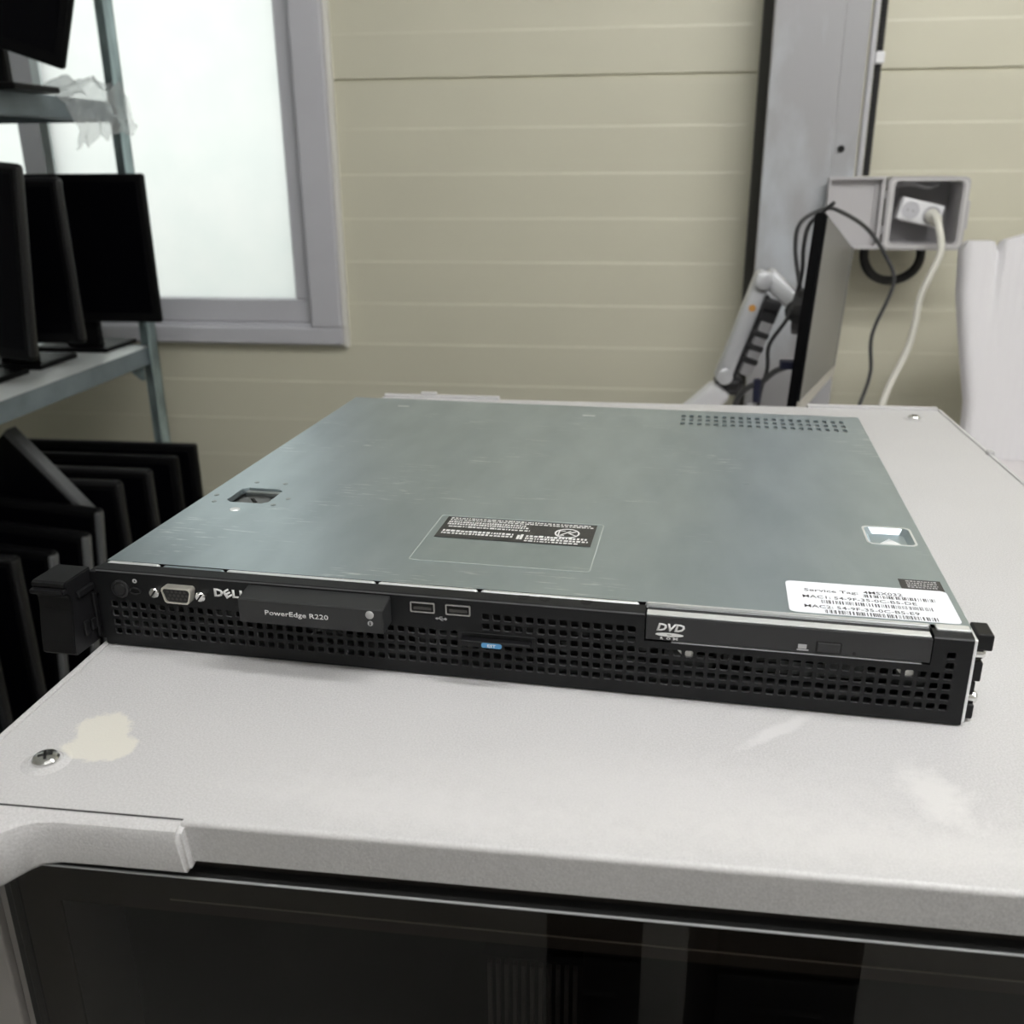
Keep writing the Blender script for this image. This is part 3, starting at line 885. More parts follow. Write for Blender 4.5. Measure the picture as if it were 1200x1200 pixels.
# latch: disc with a coin slot at the bottom of the opening
lt = obj('latch_plate', box(0.0165, 0.0462, 0.1100, 0.1396, 0.0375, 0.0400), mat('latch_plate', (0.05, 0.052, 0.052), 0.4, 0.7), srv, local=True)
obj('latch_disc', lathe([(0.0110, 0), (0.0110, 0.0010), (0.0102, 0.0016), (0, 0.0016)], (0.0308, 0.1235, 0.0400), (0, 0, 1), 28), mat('latch_disc', (0.10, 0.102, 0.102), 0.35, 0.8), lt, local=True, smooth=True)
bm = box(-0.0042, 0.0042, -0.0012, 0.0012, 0.0414, 0.0419)
bmesh.ops.rotate(bm, verts=bm.verts, cent=(0, 0, 0), matrix=Matrix.Rotation(-0.9, 3, 'Z'))
obj('coin_slot', lay(bm, 0.0308, 0.1235, 0), M['pin'], lt, local=True)
obj('latch_lip', box(0.0200, 0.0440, 0.1335, 0.1384, 0.0400, 0.0437, bev=0.0008), M['steel_in'], lt, local=True)
for x, y in ((0.0066, 0.1212), (0.0109, 0.1097), (0.0208, 0.1497), (0.0409, 0.1499), (0.0553, 0.1221), (0.0507, 0.1097)):
    obj('rivet', lathe([(0.0016, 0), (0.0016, 0.00025), (0.0007, 0.0003), (0.0, 0.0001)], (x, y, 0.0448), (0, 0, 1), 12), M['steel_in'], lid, local=True)
bm = lathe([(0.0034, 0), (0.0030, 0.0004), (0.0022, 0.0002), (0, 0.0001)], (0, 0, 0), (0, 0, 1), 20)
obj('embossed_mark', lay(bm, 0.0308, 0.0979, 0.0448), M['bright_edge'], lid, local=True, smooth=True)
for x, y in ((0.1154, 0.1711), (0.340, 0.205)):
    obj('dimple', lathe([(0.0026, 0), (0.0020, 0.0003), (0.0008, 0.0003), (0, 0.0001)], (x, y, 0.0448), (0, 0, 1), 14), M['lid'], lid, local=True, smooth=True)
obj('punched_mark', box(0.2110, 0.2215, 0.3640, 0.3658, 0.0448, 0.0451, bev=0.0001, seg=1), M['bright_edge'], lid, local=True)
obj('punched_mark', box(0.0480, 0.0580, 0.3700, 0.3722, 0.0448, 0.0450, bev=0.0001, seg=1), M['bright_edge'], lid, local=True)
# triangular ridge pressed into the finger pocket
bm = new_bm()
v = [bm.verts.new(p) for p in ((0.4085, 0.1145, 0.0419), (0.4255, 0.1140, 0.0419), (0.4172, 0.1262, 0.0419), (0.4172, 0.1190, 0.0440))]
for f in ((0, 1, 3), (1, 2, 3), (2, 0, 3), (0, 2, 1)):
    bm.faces.new([v[i] for i in f])
obj('pocket_ridge', bm, M['bright_edge'], lid, local=True)
bm = new_bm()
frame_prism(bm, rounded_rect(0.4030, 0.4298, 0.1085, 0.1372, 0.0036), rounded_rect(0.4042, 0.4286, 0.1097, 0.1360, 0.0030), 2, 0.0447, 0.0451)
obj('pocket_rim', bm, M['bright_edge'], lid, local=True)

# clear film with the black regulatory label under it
bm = new_bm()
bm.faces.new([bm.verts.new(p) for p in ((0.1592, 0.0412, 0.0454), (0.2572, 0.0412, 0.0454), (0.2572, 0.1115, 0.0454), (0.1592, 0.1115, 0.0454))])
film = obj('clear_film', bm, M['clear_film'], srv, local=True)
bm = new_bm()
frame_prism(bm, rounded_rect(0.1592, 0.2572, 0.0412, 0.1115, 0.002, 2), rounded_rect(0.1597, 0.2567, 0.0417, 0.1110, 0.0018, 2), 2, 0.0448, 0.04505)
obj('film_edge', bm, M['film_edge'], film, local=True)
reg = obj('regulatory_label', box(0.1640, 0.2532, 0.0757, 0.1092, 0.0449, 0.04505), M['black_label'], srv, local=True)
bm = new_bm(); rnd = random.Random(11)
def dashes(bm, x0, x1, y, h, z, gap=0.0008, wmin=0.0006, wmax=0.0026):
    x = x0
    while x < x1:
        w = min(rnd.uniform(wmin, wmax), x1 - x)
        hh = h * rnd.uniform(0.7, 1.0)
        add_box(bm, x, x + w, y, y + hh, z, z + 0.00008); x += w + gap * rnd.uniform(0.5, 1.2)
dashes(bm, 0.1665, 0.2505, 0.1060, 0.0016, 0.04505); dashes(bm, 0.1665, 0.2515, 0.1034, 0.0014, 0.04505)
dashes(bm, 0.1665, 0.2130, 0.0995, 0.0024, 0.04505, 0.0006, 0.0005, 0.0014); dashes(bm, 0.1665, 0.2150, 0.0962, 0.0024, 0.04505, 0.0006, 0.0005, 0.0014)
dashes(bm, 0.1680, 0.2160, 0.0925, 0.0020, 0.04505); dashes(bm, 0.1665, 0.2080, 0.0850, 0.0026, 0.04505); dashes(bm, 0.1665, 0.2080, 0.0815, 0.0024, 0.04505)
dashes(bm, 0.2105, 0.2140, 0.0800, 0.0080, 0.04505, 0.0006, 0.001, 0.0016)
dashes(bm, 0.2155, 0.2500, 0.0843, 0.0028, 0.04505); dashes(bm, 0.2155, 0.2510, 0.0808, 0.0026, 0.04505); dashes(bm, 0.2155, 0.2460, 0.0776, 0.0018, 0.04505)
obj('label_print', bm, M['print_white'], reg, local=True)
bm = new_bm()
def ell(rx, ry, n=28, c=(0.2378, 0.0935)):
    return [(c[0] + rx * math.cos(2 * math.pi * k / n), c[1] + ry * math.sin(2 * math.pi * k / n)) for k in range(n)]
frame_prism(bm, ell(0.0072, 0.0072), ell(0.0062, 0.0062), 2, 0.04505, 0.04515)
for x0, y0, x1, y1, w in ((0.2330, 0.0900, 0.2330, 0.0970, 0.0008), (0.2330, 0.0970, 0.2365, 0.0970, 0.0008), (0.2330, 0.0900, 0.2365, 0.0900, 0.0008), (0.2345, 0.0905, 0.2395, 0.0972, 0.0009),
                          (0.2385, 0.0935, 0.2425, 0.0968, 0.0010), (0.2390, 0.0935, 0.2428, 0.0905, 0.0010)):
    d = Vector((x1 - x0, y1 - y0)); nrm = Vector((-d.y, d.x)).normalized() * w / 2
    add_prism(bm, [(x0 + nrm.x, y0 + nrm.y), (x1 + nrm.x, y1 + nrm.y), (x1 - nrm.x, y1 - nrm.y), (x0 - nrm.x, y0 - nrm.y)], 2, 0.04505, 0.04514)
obj('approval_mark', bm, M['print_white'], reg, local=True)

# white service label with three lines of text and three barcodes, over a small black label
bl = obj('black_label', box(0.4112, 0.4312, 0.0490, 0.0618, 0.0448, 0.0449), M['black_label'], srv, local=True)
bm = new_bm()
for y in (0.0590, 0.0565, 0.0540, 0.0517):
    dashes(bm, 0.4145, 0.4290, y, 0.0013, 0.0449, 0.0006, 0.0006, 0.0016)
obj('label_print', bm, M['print_grey'], bl, local=True)
lab = obj('service_label', prism(rounded_rect(0.3552, 0.4315, 0.0128, 0.0492, 0.003), 2, 0.0450, 0.0451), M['paper'], srv, local=True)
ZL = 0.0451
def lab_text(s, x, y, w, h):
    obj('label_text', lay(text_bm(s, w, h, bold=0.004, thick=0.00005), x, y, ZL), M['ink'], lab, local=True)
def barcode(x0, x1, y0, y1, seed):
    r = random.Random(seed); bm = new_bm(); x = x0
    while x < x1:
        w = r.choice((0.00025, 0.00025, 0.0005, 0.0007)); add_box(bm, x, min(x + w, x1), y0, y1, ZL, ZL + 0.00005)
        x += w + r.choice((0.0003, 0.0003, 0.0006, 0.0009))
    obj('barcode', bm, M['ink'], lab, local=True)
lab_text('Service Tag:', 0.3638, 0.0368, 0.0253, 0.0040)
lab_text('4MSX032', 0.3918, 0.0392, 0.0180, 0.0034)
barcode(0.3915, 0.4240, 0.0350, 0.0384, 1)
lab_text('MAC1: 54-9F-35-0C-B5-DE', 0.3625, 0.0300, 0.0525, 0.0032)
barcode(0.3708, 0.4215, 0.0246, 0.0283, 2)
lab_text('MAC2: 54-9F-35-0C-B5-E9', 0.3625, 0.0190, 0.0518, 0.0032)
barcode(0.3716, 0.4215, 0.0139, 0.0176, 3)

# front fittings: power button, VGA port, lettering, USB ports
pb = obj('power_button', lathe([(0.0050, 0), (0.0050, 0.0009), (0.0042, 0.0011), (0.0040, 0.0002), (0.0032, 0.0002), (0.0028, 0.0008), (0, 0.0009)], (0.0133, 0, 0.0340), (0, -1, 0), 28), mat('button_ring', (0.022, 0.022, 0.024), 0.3), srv, local=True, smooth=True)
bm = new_bm()
frame_prism(bm, [(0.0219 + 0.0032 * math.cos(a), 0.0334 + 0.0021 * math.sin(a)) for a in [k * math.pi / 10 for k in range(20)]],
            [(0.0219 + 0.0026 * math.cos(a), 0.0334 + 0.0015 * math.sin(a)) for a in [k * math.pi / 10 for k in range(20)]], 1, -0.0008, 0.0)
obj('indicator_ring', bm, bpy.data.materials['button_ring'], srv, local=True)
bm = new_bm()
frame_prism(bm, [(0.0222 + 0.0013 * math.cos(a), 0.0390 + 0.0012 * math.sin(a)) for a in [k * math.pi / 8 for k in range(16)]],
            [(0.0222 + 0.0005 * math.cos(a), 0.0390 + 0.0005 * math.sin(a)) for a in [k * math.pi / 8 for k in range(16)]], 1, -0.0001, 0.0)
obj('power_symbol', bm, M['print_grey'], srv, local=True)

bm = new_bm()
def dpoly(w, h, xc=0.0483, zc=0.0347, r=0.0014):
    tw, bw = w / 2, w / 2 - 0.0013
    pts = [(-bw + r, -h / 2), (bw - r, -h / 2), (bw - r * 0.2, -h / 2 + r * 0.5), (bw + 0.0002, -h / 2 + r * 1.3), (tw, h / 2 - r * 1.2), (tw - r * 0.3, h / 2 - r * 0.3), (tw - r, h / 2),
           (-tw + r, h / 2), (-tw + r * 0.3, h / 2 - r * 0.3), (-tw, h / 2 - r * 1.2), (-bw - 0.0002, -h / 2 + r * 1.3), (-bw + r * 0.2, -h / 2 + r * 0.5)]
    return [(xc + x, zc + z) for x, z in pts]
frame_prism(bm, dpoly(0.0166, 0.0088), dpoly(0.0152, 0.0074), 1, -0.0050, 0.0)
vga = obj('vga_port', bm, M['nickel'], srv, local=True, smooth=False)
obj('port_insert', prism(dpoly(0.0152, 0.0074), 1, -0.0042, 0.0), M['port_dark'], vga, local=True)
bm = new_bm()
for j in range(3):
    for k in range(5):
        x = 0.0483 + (k - 2) * 0.00235 + (0.0008 if j == 1 else -0.0003); z = 0.0347 + (1 - j) * 0.0020
        add_lathe(bm, [(0.0007, 0), (0.0007, 0.0002), (0.0003, 0.0002), (0.0003, 0.00005), (0, 0.00005)], (x, -0.0042, z), (0, -1, 0), 10)
obj('pin_holes', bm, mat('pin_socket', (0.045, 0.043, 0.04), 0.4), vga, local=True)
for x in (0.0352, 0.0614):
    s = obj('jack_screw', lathe([(0.0028, 0), (0.0028, 0.0042), (0.0022, 0.0050), (0, 0.0050)], (x, 0, 0.0350), (0, -1, 0), 20), M['chrome'], srv, local=True, smooth=True)
    bm = box(-0.0026, 0.0026, -0.0052, -0.0046, -0.0004, 0.0004)
    bmesh.ops.rotate(bm, verts=bm.verts, cent=(0, 0, 0), matrix=Matrix.Rotation(-0.9, 3, 'Y'))
    obj('screw_slot', lay(bm, x, 0, 0.0350), M['pin'], s, local=True)
obj('vga_symbol', join(join(stand_up(text_bm('I', 0.0005, 0.0024), 0.0462, 0, 0.0277), stand_up(text_bm('O', 0.0028, 0.0022, bold=-0.01), 0.0474, 0, 0.0278)), stand_up(text_bm('I', 0.0005, 0.0024), 0.0508, 0, 0.0277)), M['print_grey'], srv, local=True)
# maker's lettering: D, slanted E, two L
bm = stand_up(text_bm('D', 0.0050, 0.0046, bold=0.045), 0.0672, 0, 0.0340)
e = text_bm('E', 0.0040, 0.0044, bold=0.045)
bmesh.ops.rotate(e, verts=e.verts, cent=(0.002, 0.0022, 0), matrix=Matrix.Rotation(0.55, 3, 'Z'))
join(bm, stand_up(e, 0.0726, 0, 0.0340))
join(bm, stand_up(text_bm('L', 0.0036, 0.0046, bold=0.045), 0.0773, 0, 0.0340))
join(bm, stand_up(text_bm('L', 0.0036, 0.0046, bold=0.045), 0.0815, 0, 0.0340))
obj('maker_lettering', bm, M['print_white'], srv, local=True)

# protruding model tag
prof = [(0.0, 0.0280), (-0.0125, 0.0276), (-0.0125, 0.0398), (-0.0120, 0.0404), (0.0, 0.0424)]
tg = obj('model_tag', prism(prof, 0, 0.0868, 0.1630, bev=0.0004), mat('tag_black', (0.018, 0.019, 0.020), 0.45, bump=0.05, bscale=1500), srv, local=True)
obj('tag_lettering', stand_up(text_bm('PowerEdge R220', 0.0335, 0.0034, bold=0.004), 0.1010, -0.0125, 0.0318), M['print_white'], tg, local=True)
obj('tag_button', lathe([(0.0021, 0), (0.0021, 0.0004), (0.0015, 0.0008), (0, 0.0008)], (0.1562, -0.0125, 0.0374), (0, -1, 0), 22), mat('button_grey', (0.42, 0.42, 0.42), 0.4), tg, local=True, smooth=True)
inf = obj('info_mark', lathe([(0.0014, 0), (0.0014, 0.0002), (0, 0.0002)], (0.1563, -0.0125, 0.0328), (0, -1, 0), 20), M['print_grey'], tg, local=True)
bm = box(0.1560, 0.1566, -0.0129, -0.0126, 0.0319, 0.0331); add_box(bm, 0.1560, 0.1566, -0.0129, -0.0126, 0.0333, 0.0338)
obj('info_letter', bm, M['pin'], tg, local=True)

for x0 in (0.1731, 0.1912):
    bm = new_bm()
    x1, z0, z1 = x0 + 0.0126, 0.0350, 0.0406
    frame_prism(bm, rounded_rect(x0, x1, z0, z1, 0.0004, 1), rounded_rect(x0 + 0.0006, x1 - 0.0006, z0 + 0.0006, z1 - 0.0006, 0.0003, 1), 1, -0.0008, 0.0)
    u = obj('usb_port', bm, mat('usb_shell', (0.45, 0.44, 0.43), 0.35, 0.9) if x0 < 0.18 else bpy.data.materials['usb_shell'], srv, local=True)
    obj('port_opening', box(x0 + 0.0006, x1 - 0.0006, -0.0002, 0.0, z0 + 0.0006, z1 - 0.0006), M['pin'], u, local=True)
    obj('port_tongue', box(x0 + 0.0018, x1 - 0.0018, -0.0007, -0.0002, z0 + 0.0016, z0 + 0.0030), mat('usb_tongue', (0.05, 0.048, 0.045), 0.4) if x0 < 0.18 else bpy.data.materials['usb_tongue'], u, local=True)
bm = new_bm()
def stroke(bm, pts, w, y=0.0):
    for (xa, za), (xb, zb) in zip(pts, pts[1:]):
        d = Vector((xb - xa, zb - za)); n = Vector((-d.y, d.x)).normalized() * w / 2
        add_prism(bm, [(xa + n.x, za + n.y), (xb + n.x, zb + n.y), (xb - n.x, zb - n.y), (xa - n.x, za - n.y)], 1, y - 0.0001, y)
ux, uz = 0.1862, 0.0322
stroke(bm, [(ux, uz), (ux + 0.0046, uz)], 0.0004); stroke(bm, [(ux + 0.0010, uz), (ux + 0.0020, uz + 0.0010), (ux + 0.0032, uz + 0.0010)], 0.0003)
stroke(bm, [(ux + 0.0018, uz), (ux + 0.0026, uz - 0.0009), (ux + 0.0036, uz - 0.0009)], 0.0003)
add_prism(bm, [(ux - 0.0006, uz), (ux + 0.0006, uz + 0.0007), (ux + 0.0006, uz - 0.0007)], 1, -0.0001, 0)
add_lathe(bm, [(0.0007, 0), (0.0007, 0.0001), (0, 0.0001)], (ux + 0.0048, 0, uz), (0, -1, 0), 10)
obj('usb_symbol', bm, M['print_grey'], srv, local=True)

# slide-out service tag with its blue sticker
bm = new_bm()
add_box(bm, 0.1990, 0.2340, -0.0042, 0.006, 0.0224, 0.0238, 0.0003, 1)
add_box(bm, 0.1990, 0.2200, -0.0046, -0.0034, 0.0205, 0.0238, 0.0003, 1)
pull = obj('pull_tag', bm, M['handle'], srv, local=True)
st = obj('blue_sticker', prism(rounded_rect(0.2100, 0.2202, 0.0208, 0.0234, 0.0010, 3), 1, -0.0048, -0.0046), M['blue_label'], pull, local=True)
obj('sticker_lettering', stand_up(text_bm('EST', 0.0042, 0.0015, bold=0.02), 0.2130, -0.0048, 0.0213), M['print_white'], pull, local=True)
obj('bezel_slot', box(0.1970, 0.2360, -0.0003, 0.001, 0.0200, 0.0262, bev=0.0002, seg=1), M['bezel'], srv, local=True)

# optical drive
dv = obj('optical_drive', box(0.2893, BX1 - 0.0005, -0.0006, 0.010, ZBAY + 0.0012, 0.0432, bev=0.0004), mat('drive_face', (0.017, 0.0175, 0.019), 0.40, bump=0.04, bscale=1500), srv, local=True)
obj('drive_top', box(0.2893, BX1 - 0.0012, 0.0002, 0.0052, 0.0432, 0.0440, bev=0.0003), M['bright_edge'], dv, local=True)
obj('bright_rail', box(0.3015, BX1 - 0.004, -0.0007, 0.0006, ZBAY + 0.0002, ZBAY + 0.0008), mat('rail_edge', (0.40, 0.41, 0.42), 0.35, 0.7), dv, local=True)
obj('drive_lettering', stand_up(text_bm('DVD', 0.0132, 0.0040, bold=0.035, shear=0.25), 0.2942, -0.0006, 0.0360), M['print_white'], dv, local=True)
bm = new_bm()
n = 32
frame_prism(bm, [(0.3004 + 0.0066 * math.cos(2 * math.pi * k / n), 0.0342 + 0.0010 * math.sin(2 * math.pi * k / n)) for k in range(n)],
            [(0.3004 + 0.0012 * math.cos(2 * math.pi * k / n), 0.0342 + 0.00022 * math.sin(2 * math.pi * k / n)) for k in range(n)], 1, -0.0007, -0.0006)
obj('disc_mark', bm, M['print_white'], dv, local=True)
bm = stand_up(text_bm('R', 0.0014, 0.0013, bold=0.03), 0.2962, -0.0006, 0.0316)
join(bm, stand_up(text_bm('O', 0.0020, 0.0013, bold=0.03), 0.2990, -0.0006, 0.0316)); join(bm, stand_up(text_bm('M', 0.0022, 0.0013, bold=0.03), 0.3022, -0.0006, 0.0316))
obj('drive_caption', bm, M['print_white'], dv, local=True)
bm = new_bm()
frame_prism(bm, rounded_rect(0.3668, 0.3782, 0.0316, 0.0374, 0.0006, 2), rounded_rect(0.3673, 0.3777, 0.0321, 0.0369, 0.0005, 2), 1, -0.0007, -0.0005)
obj('button_gap', bm, M['pin'], dv, local=True)
obj('eject_button', box(0.3674, 0.3776, -0.0012, 0.0, 0.0322, 0.0368, bev=0.0004), bpy.data.materials['drive_face'], dv, local=True)
bm = box(0.3590, 0.3628, -0.0007, -0.0006, 0.0330, 0.0352); add_box(bm, 0.3586, 0.3638, -0.0007, -0.0006, 0.0320, 0.0327)
obj('activity_light', bm, M['print_grey'], dv, local=True)
obj('eject_pinhole', lathe([(0, 0), (0.0008, 0), (0.0008, 0.0001), (0, 0.0001)], (0.3838, -0.0006, 0.0326), (0, -1, 0), 14), M['pin'], dv, local=True)

# left latch handle: overhangs the cabinet edge
prof = [(0.0015, 0.0025), (-0.0192, 0.0025), (-0.0212, 0.0045), (-0.0206, 0.0110), (-0.0194, 0.0190), (-0.0178, 0.0280), (-0.0176, 0.0345), (-0.0190, 0.0372),
        (-0.0222, 0.0380), (-0.0230, 0.0388), (-0.0228, 0.0405), (-0.0200, 0.0410), (-0.0200, 0.0414), (-0.0206, 0.0420), (-0.0204, 0.0437), (-0.0188, 0.0445), (0.0015, 0.0445)]
hd = obj('latch_handle', prism(prof, 0, -0.0236, -0.0040, bev=0.0006), M['handle'], srv, local=True)
bm = new_bm()
add_box(bm, -0.0042, -0.0022, -0.0130, 0.0005, 0.0325, 0.0365, 0.0008)
add_box(bm, -0.0042, -0.0026, -0.0120, -0.0075, 0.0100, 0.0185, 0.0008)
add_box(bm, -0.0042, -0.0028, -0.0060, -0.0015, 0.0105, 0.0170, 0.0008)
add_box(bm, -0.0042, -0.0022, -0.0020, 0.0010, 0.0050, 0.0310, 0.0005)
obj('side_catch', bm, M['handle'], hd, local=True)
bm = new_bm(); add_box(bm, -0.0050, 0.0006, 0.0, 0.008, 0.0300, 0.0425, 0.0005); add_box(bm, -0.0050, 0.0006, 0.001, 0.008, 0.003, 0.0290, 0.0005)
obj('hinge_block', bm, M['handle'], srv, local=True)
# right ear: bright edge plate, black blocks, chrome screws
obj('ear_plate', box(W, W + 0.0016, 0.0008, 0.030, 0.0012, 0.0436, bev=0.0003, seg=1), M['bright_edge'], srv, local=True)
for z0, z1, x1, y0 in ((0.0368, 0.0448, 0.4432, 0.004), (0.0200, 0.0300, 0.4410, 0.006), (0.0125, 0.0195, 0.4395, 0.007), (0.0010, 0.0085, 0.4400, 0.005)):
    obj('ear_block', box(W + 0.0016, x1, y0, y0 + 0.014, z0, z1, bev=0.0009), M['handle'], srv, local=True)
for z in (0.0335, 0.0105):
    obj('ear_screw', lathe([(0, 0), (0.0026, 0), (0.0030, 0.0006), (0.0030, 0.0048), (0.0022, 0.0058), (0, 0.0058)], (W + 0.0016, 0.0095, z), (1, 0, 0), 16), M['chrome'], srv, local=True, smooth=True)

# ------------------------------------------------------------------ shelving rack with black monitors, on the left
PXR, PY1 = -0.708, 1.405
rack = thing('shelving_rack', 'blue-grey galvanised angle-iron shelving rack beside the window, holding black monitors', 'shelf', (-0.93, 0.8, ZF))
def angle_post(x, y, sx, sy, lean=0.0):
    bm = new_bm()
    add_box(bm, min(x, x + sx * 0.034), max(x, x + sx * 0.034), min(y, y + sy * 0.003), max(y, y + sy * 0.003), ZF, 1.05)
    add_box(bm, min(x, x + sx * 0.003), max(x, x + sx * 0.003), min(y, y + sy * 0.034), max(y, y + sy * 0.034), ZF, 1.05)
    return bm
RX0 = -1.16
for x, y, sx, sy in ((PXR + 0.012, PY1, -1, -1), (RX0, PY1, 1, -1), (PXR + 0.012, 0.14, -1, 1), (RX0, 0.14, 1, 1)):
    obj('post', angle_post(x, y, sx, sy), M['galv_post'], rack)
bm = new_bm(); add_box(bm, -0.875, -0.858, PY1 - 0.004, PY1 + 0.004, -0.11, 1.05, 0.001)
obj('rear_post', bm, mat('pale_post', (0.86, 0.95, 0.96), 0.4), rack)  # near-white colour stands in for light on this post
SHELF_Z = (-0.100, 0.352, -0.655)
for i, z in enumerate(SHELF_Z):
    sh = obj('shelf', box(RX0 + 0.004, PXR + 0.004, 0.15, PY1 - 0.006, z - 0.006, z), M['shelf_sheet'] if i == 0 else M['shelf_board'], rack)
    bm = new_bm()
    add_box(bm, PXR + 0.004, PXR + 0.0065, 0.145, PY1 - 0.003, z - 0.032, z + 0.001)
    add_box(bm, PXR - 0.010, PXR + 0.004, 0.145, PY1 - 0.003, z - 0.034, z - 0.032)
    add_box(bm, RX0 + 0.0015, RX0 + 0.004, 0.145, PY1 - 0.003, z - 0.032, z + 0.001)
    add_box(bm, RX0 + 0.004, PXR + 0.004, PY1 - 0.006, PY1 - 0.0035, z - 0.032, z + 0.001)
    obj('shelf_beam', bm, M['shelf_board'], sh)
obj('gusset', prism([(PXR - 0.004, -0.102), (PXR - 0.004, -0.165), (PXR - 0.012, -0.165), (PXR - 0.060, -0.125), (PXR - 0.060, -0.102)], 1, PY1 - 0.040, PY1 - 0.037), M['galv_post'], rack)

def monitor(name, label, right, top, y, w, h, zbase, thick=0.045, tilt=0.0, yaw=0.0, roll=0.0, m='plastic_black', stand=True, group=None, edge=None):
    """upright monitor; right/top is the upper right front corner, screen towards the camera side (-y)"""
    t = thing(name, label, 'monitor', (right - w / 2, y + 0.06, zbase), (0, 0, yaw), group)
    cx = 0.0; base = zbase
    zt = top - base; zb = zt - h
    rot = Matrix.Translation((0, 0, (zt + zb) / 2)) @ Euler((tilt, roll, 0)).to_matrix().to_4x4() @ Matrix.Translation((0, 0, -(zt + zb) / 2))
    def fin(bm):
        bmesh.ops.transform(bm, matrix=rot, verts=bm.verts); return bm
    bm = new_bm()
    add_box(bm, -w / 2, w / 2, -0.06, -0.06 + thick * 0.55, zb, zt, 0.005, 3)
    cs = obj('casing', fin(bm), M[m], t, local=True, smooth=True)
    bm = new_bm()
    add_box(bm, -w / 2 + 0.03, w / 2 - 0.03, -0.06 + thick * 0.5, -0.06 + thick, zb + 0.03, zt - 0.03, 0.008, 2)
    obj('back_cover', fin(bm), M['plastic_black'], t, local=True, smooth=True)
    obj('screen', fin(box(-w / 2 + 0.014, w / 2 - 0.014, -0.0606, -0.0595, zb + 0.018, zt - 0.014)), M['screen_black'], t, local=True)
    if edge:
        bm = new_bm(); add_box(bm, w / 2 - 0.009, w / 2 + 0.0012, -0.0612, -0.06 + thick * 0.5, zb + 0.006, zt - 0.003, 0.004, 3)
        if edge is not grey_highlight:
            add_box(bm, -w / 2 + 0.01, w / 2 - 0.004, -0.0612, -0.06 + thick * 0.5, zt - 0.008, zt + 0.0008, 0.003, 2)
        obj('edge_trim', fin(bm), edge, t, local=True, smooth=True)
    if stand:
        bm = new_bm(); add_box(bm, -0.035, 0.035, -0.06 + thick, -0.06 + thick + 0.016, 0.008, zt - h * 0.35, 0.003)
        obj('stand_neck', bm, M['plastic_black'], t, local=True)
        obj('stand_base', box(-0.10, 0.055, -0.050, 0.070, 0.0, 0.010, bev=0.003), M['plastic_black'], t, local=True)
    return t
grey_highlight = mat('edge_grey', (0.10, 0.104, 0.108), 0.32)  # greys that paint highlights along the monitors' rounded edges
dark_highlight = mat('edge_dark_grey', (0.012, 0.012, 0.013), 0.33, spec=0.35)
# middle shelf
monitor('monitor', 'black monitor third in the row on the middle shelf, square-on before the window', -0.628, 0.2300, 1.300, 0.36, 0.268, SHELF_Z[0], thick=0.026)
monitor('monitor', 'black monitor second in the row on the middle shelf, thin grey right edge', -0.688, 0.2260, 1.130, 0.30, 0.275, SHELF_Z[0], edge=dark_highlight, thick=0.030)
monitor('monitor', 'tall black monitor nearest the camera on the middle shelf, left border of photo', -0.672, 0.2640, 0.985, 0.34, 0.300, SHELF_Z[0], edge=dark_highlight, thick=0.030, roll=0.10)
# upper shelf
monitor('monitor', 'black monitor tipped sideways on the upper shelf, one lower corner pointing down', -0.512, 0.750, 1.000, 0.40, 0.320, SHELF_Z[1], roll=0.32, thick=0.026)
# lower shelf: a row filed one behind the other
LOW = [(-0.593, 1.30, -0.2785, 'farthest back and reaching farthest right', None),
       (-0.602, 1.235, -0.2850, 'second from the back, plain black', None),
       (-0.6208, 1.165, -0.2905, 'third from the back', dark_highlight),
       (-0.6450, 1.100, -0.2930, 'fourth from the back, right behind the leaning one', dark_highlight),
       (-0.6570, 1.020, -0.2966, 'grey right edge, just before the leaning one', grey_highlight),
       (-0.6385, 0.945, -0.3120, 'silver right edge, above the latch handle', grey_highlight),
       (-0.6620, 0.885, -0.3220, 'third from the front, grey rounded right edge', grey_highlight),
       (-0.6650, 0.815, -0.3240, 'second from the front, black with a rounded corner', dark_highlight),
       (-0.680, 0.745, -0.3300, 'nearest the camera, at left border', dark_highlight)]
for x, y, z, d, e in LOW:
    monitor('stored_monitor', 'black monitor on the lower shelf, ' + d, x, z, y, 0.46, abs(SHELF_Z[2] - z), SHELF_Z[2], thick=0.036, stand=False, edge=e, roll=0.09 if e is grey_highlight else 0.0, group='monitors filed on the lower shelf')
# leaning one between the fourth and fifth
t = thing('stored_monitor', 'black monitor leaning at a slant on the lower shelf, grey slanting edge', 'monitor', (-0.80, 1.062, SHELF_Z[2]), (0, 0, 0), 'monitors filed on the lower shelf')
def lean(bm):
    bmesh.ops.rotate(bm, verts=bm.verts, cent=(0, 0, 0), matrix=Matrix.Rotation(math.radians(-41), 3, 'Y'))
    bmesh.ops.translate(bm, verts=bm.verts, vec=(-0.8075 , 1.062, -0.185)); return bm
obj('casing', lean(box(-0.34, 0.0, -0.012, 0.012, -0.20, 0.0, bev=0.004)), M['plastic_black'], t)
obj('edge_trim', lean(box(-0.012, 0.0015, -0.0135, 0.0135, -0.21, 0.0, bev=0.003)), grey_highlight, t)
obj('screen', lean(box(-0.33, -0.016, -0.0128, -0.0118, -0.188, -0.012)), M['screen_black'], t)

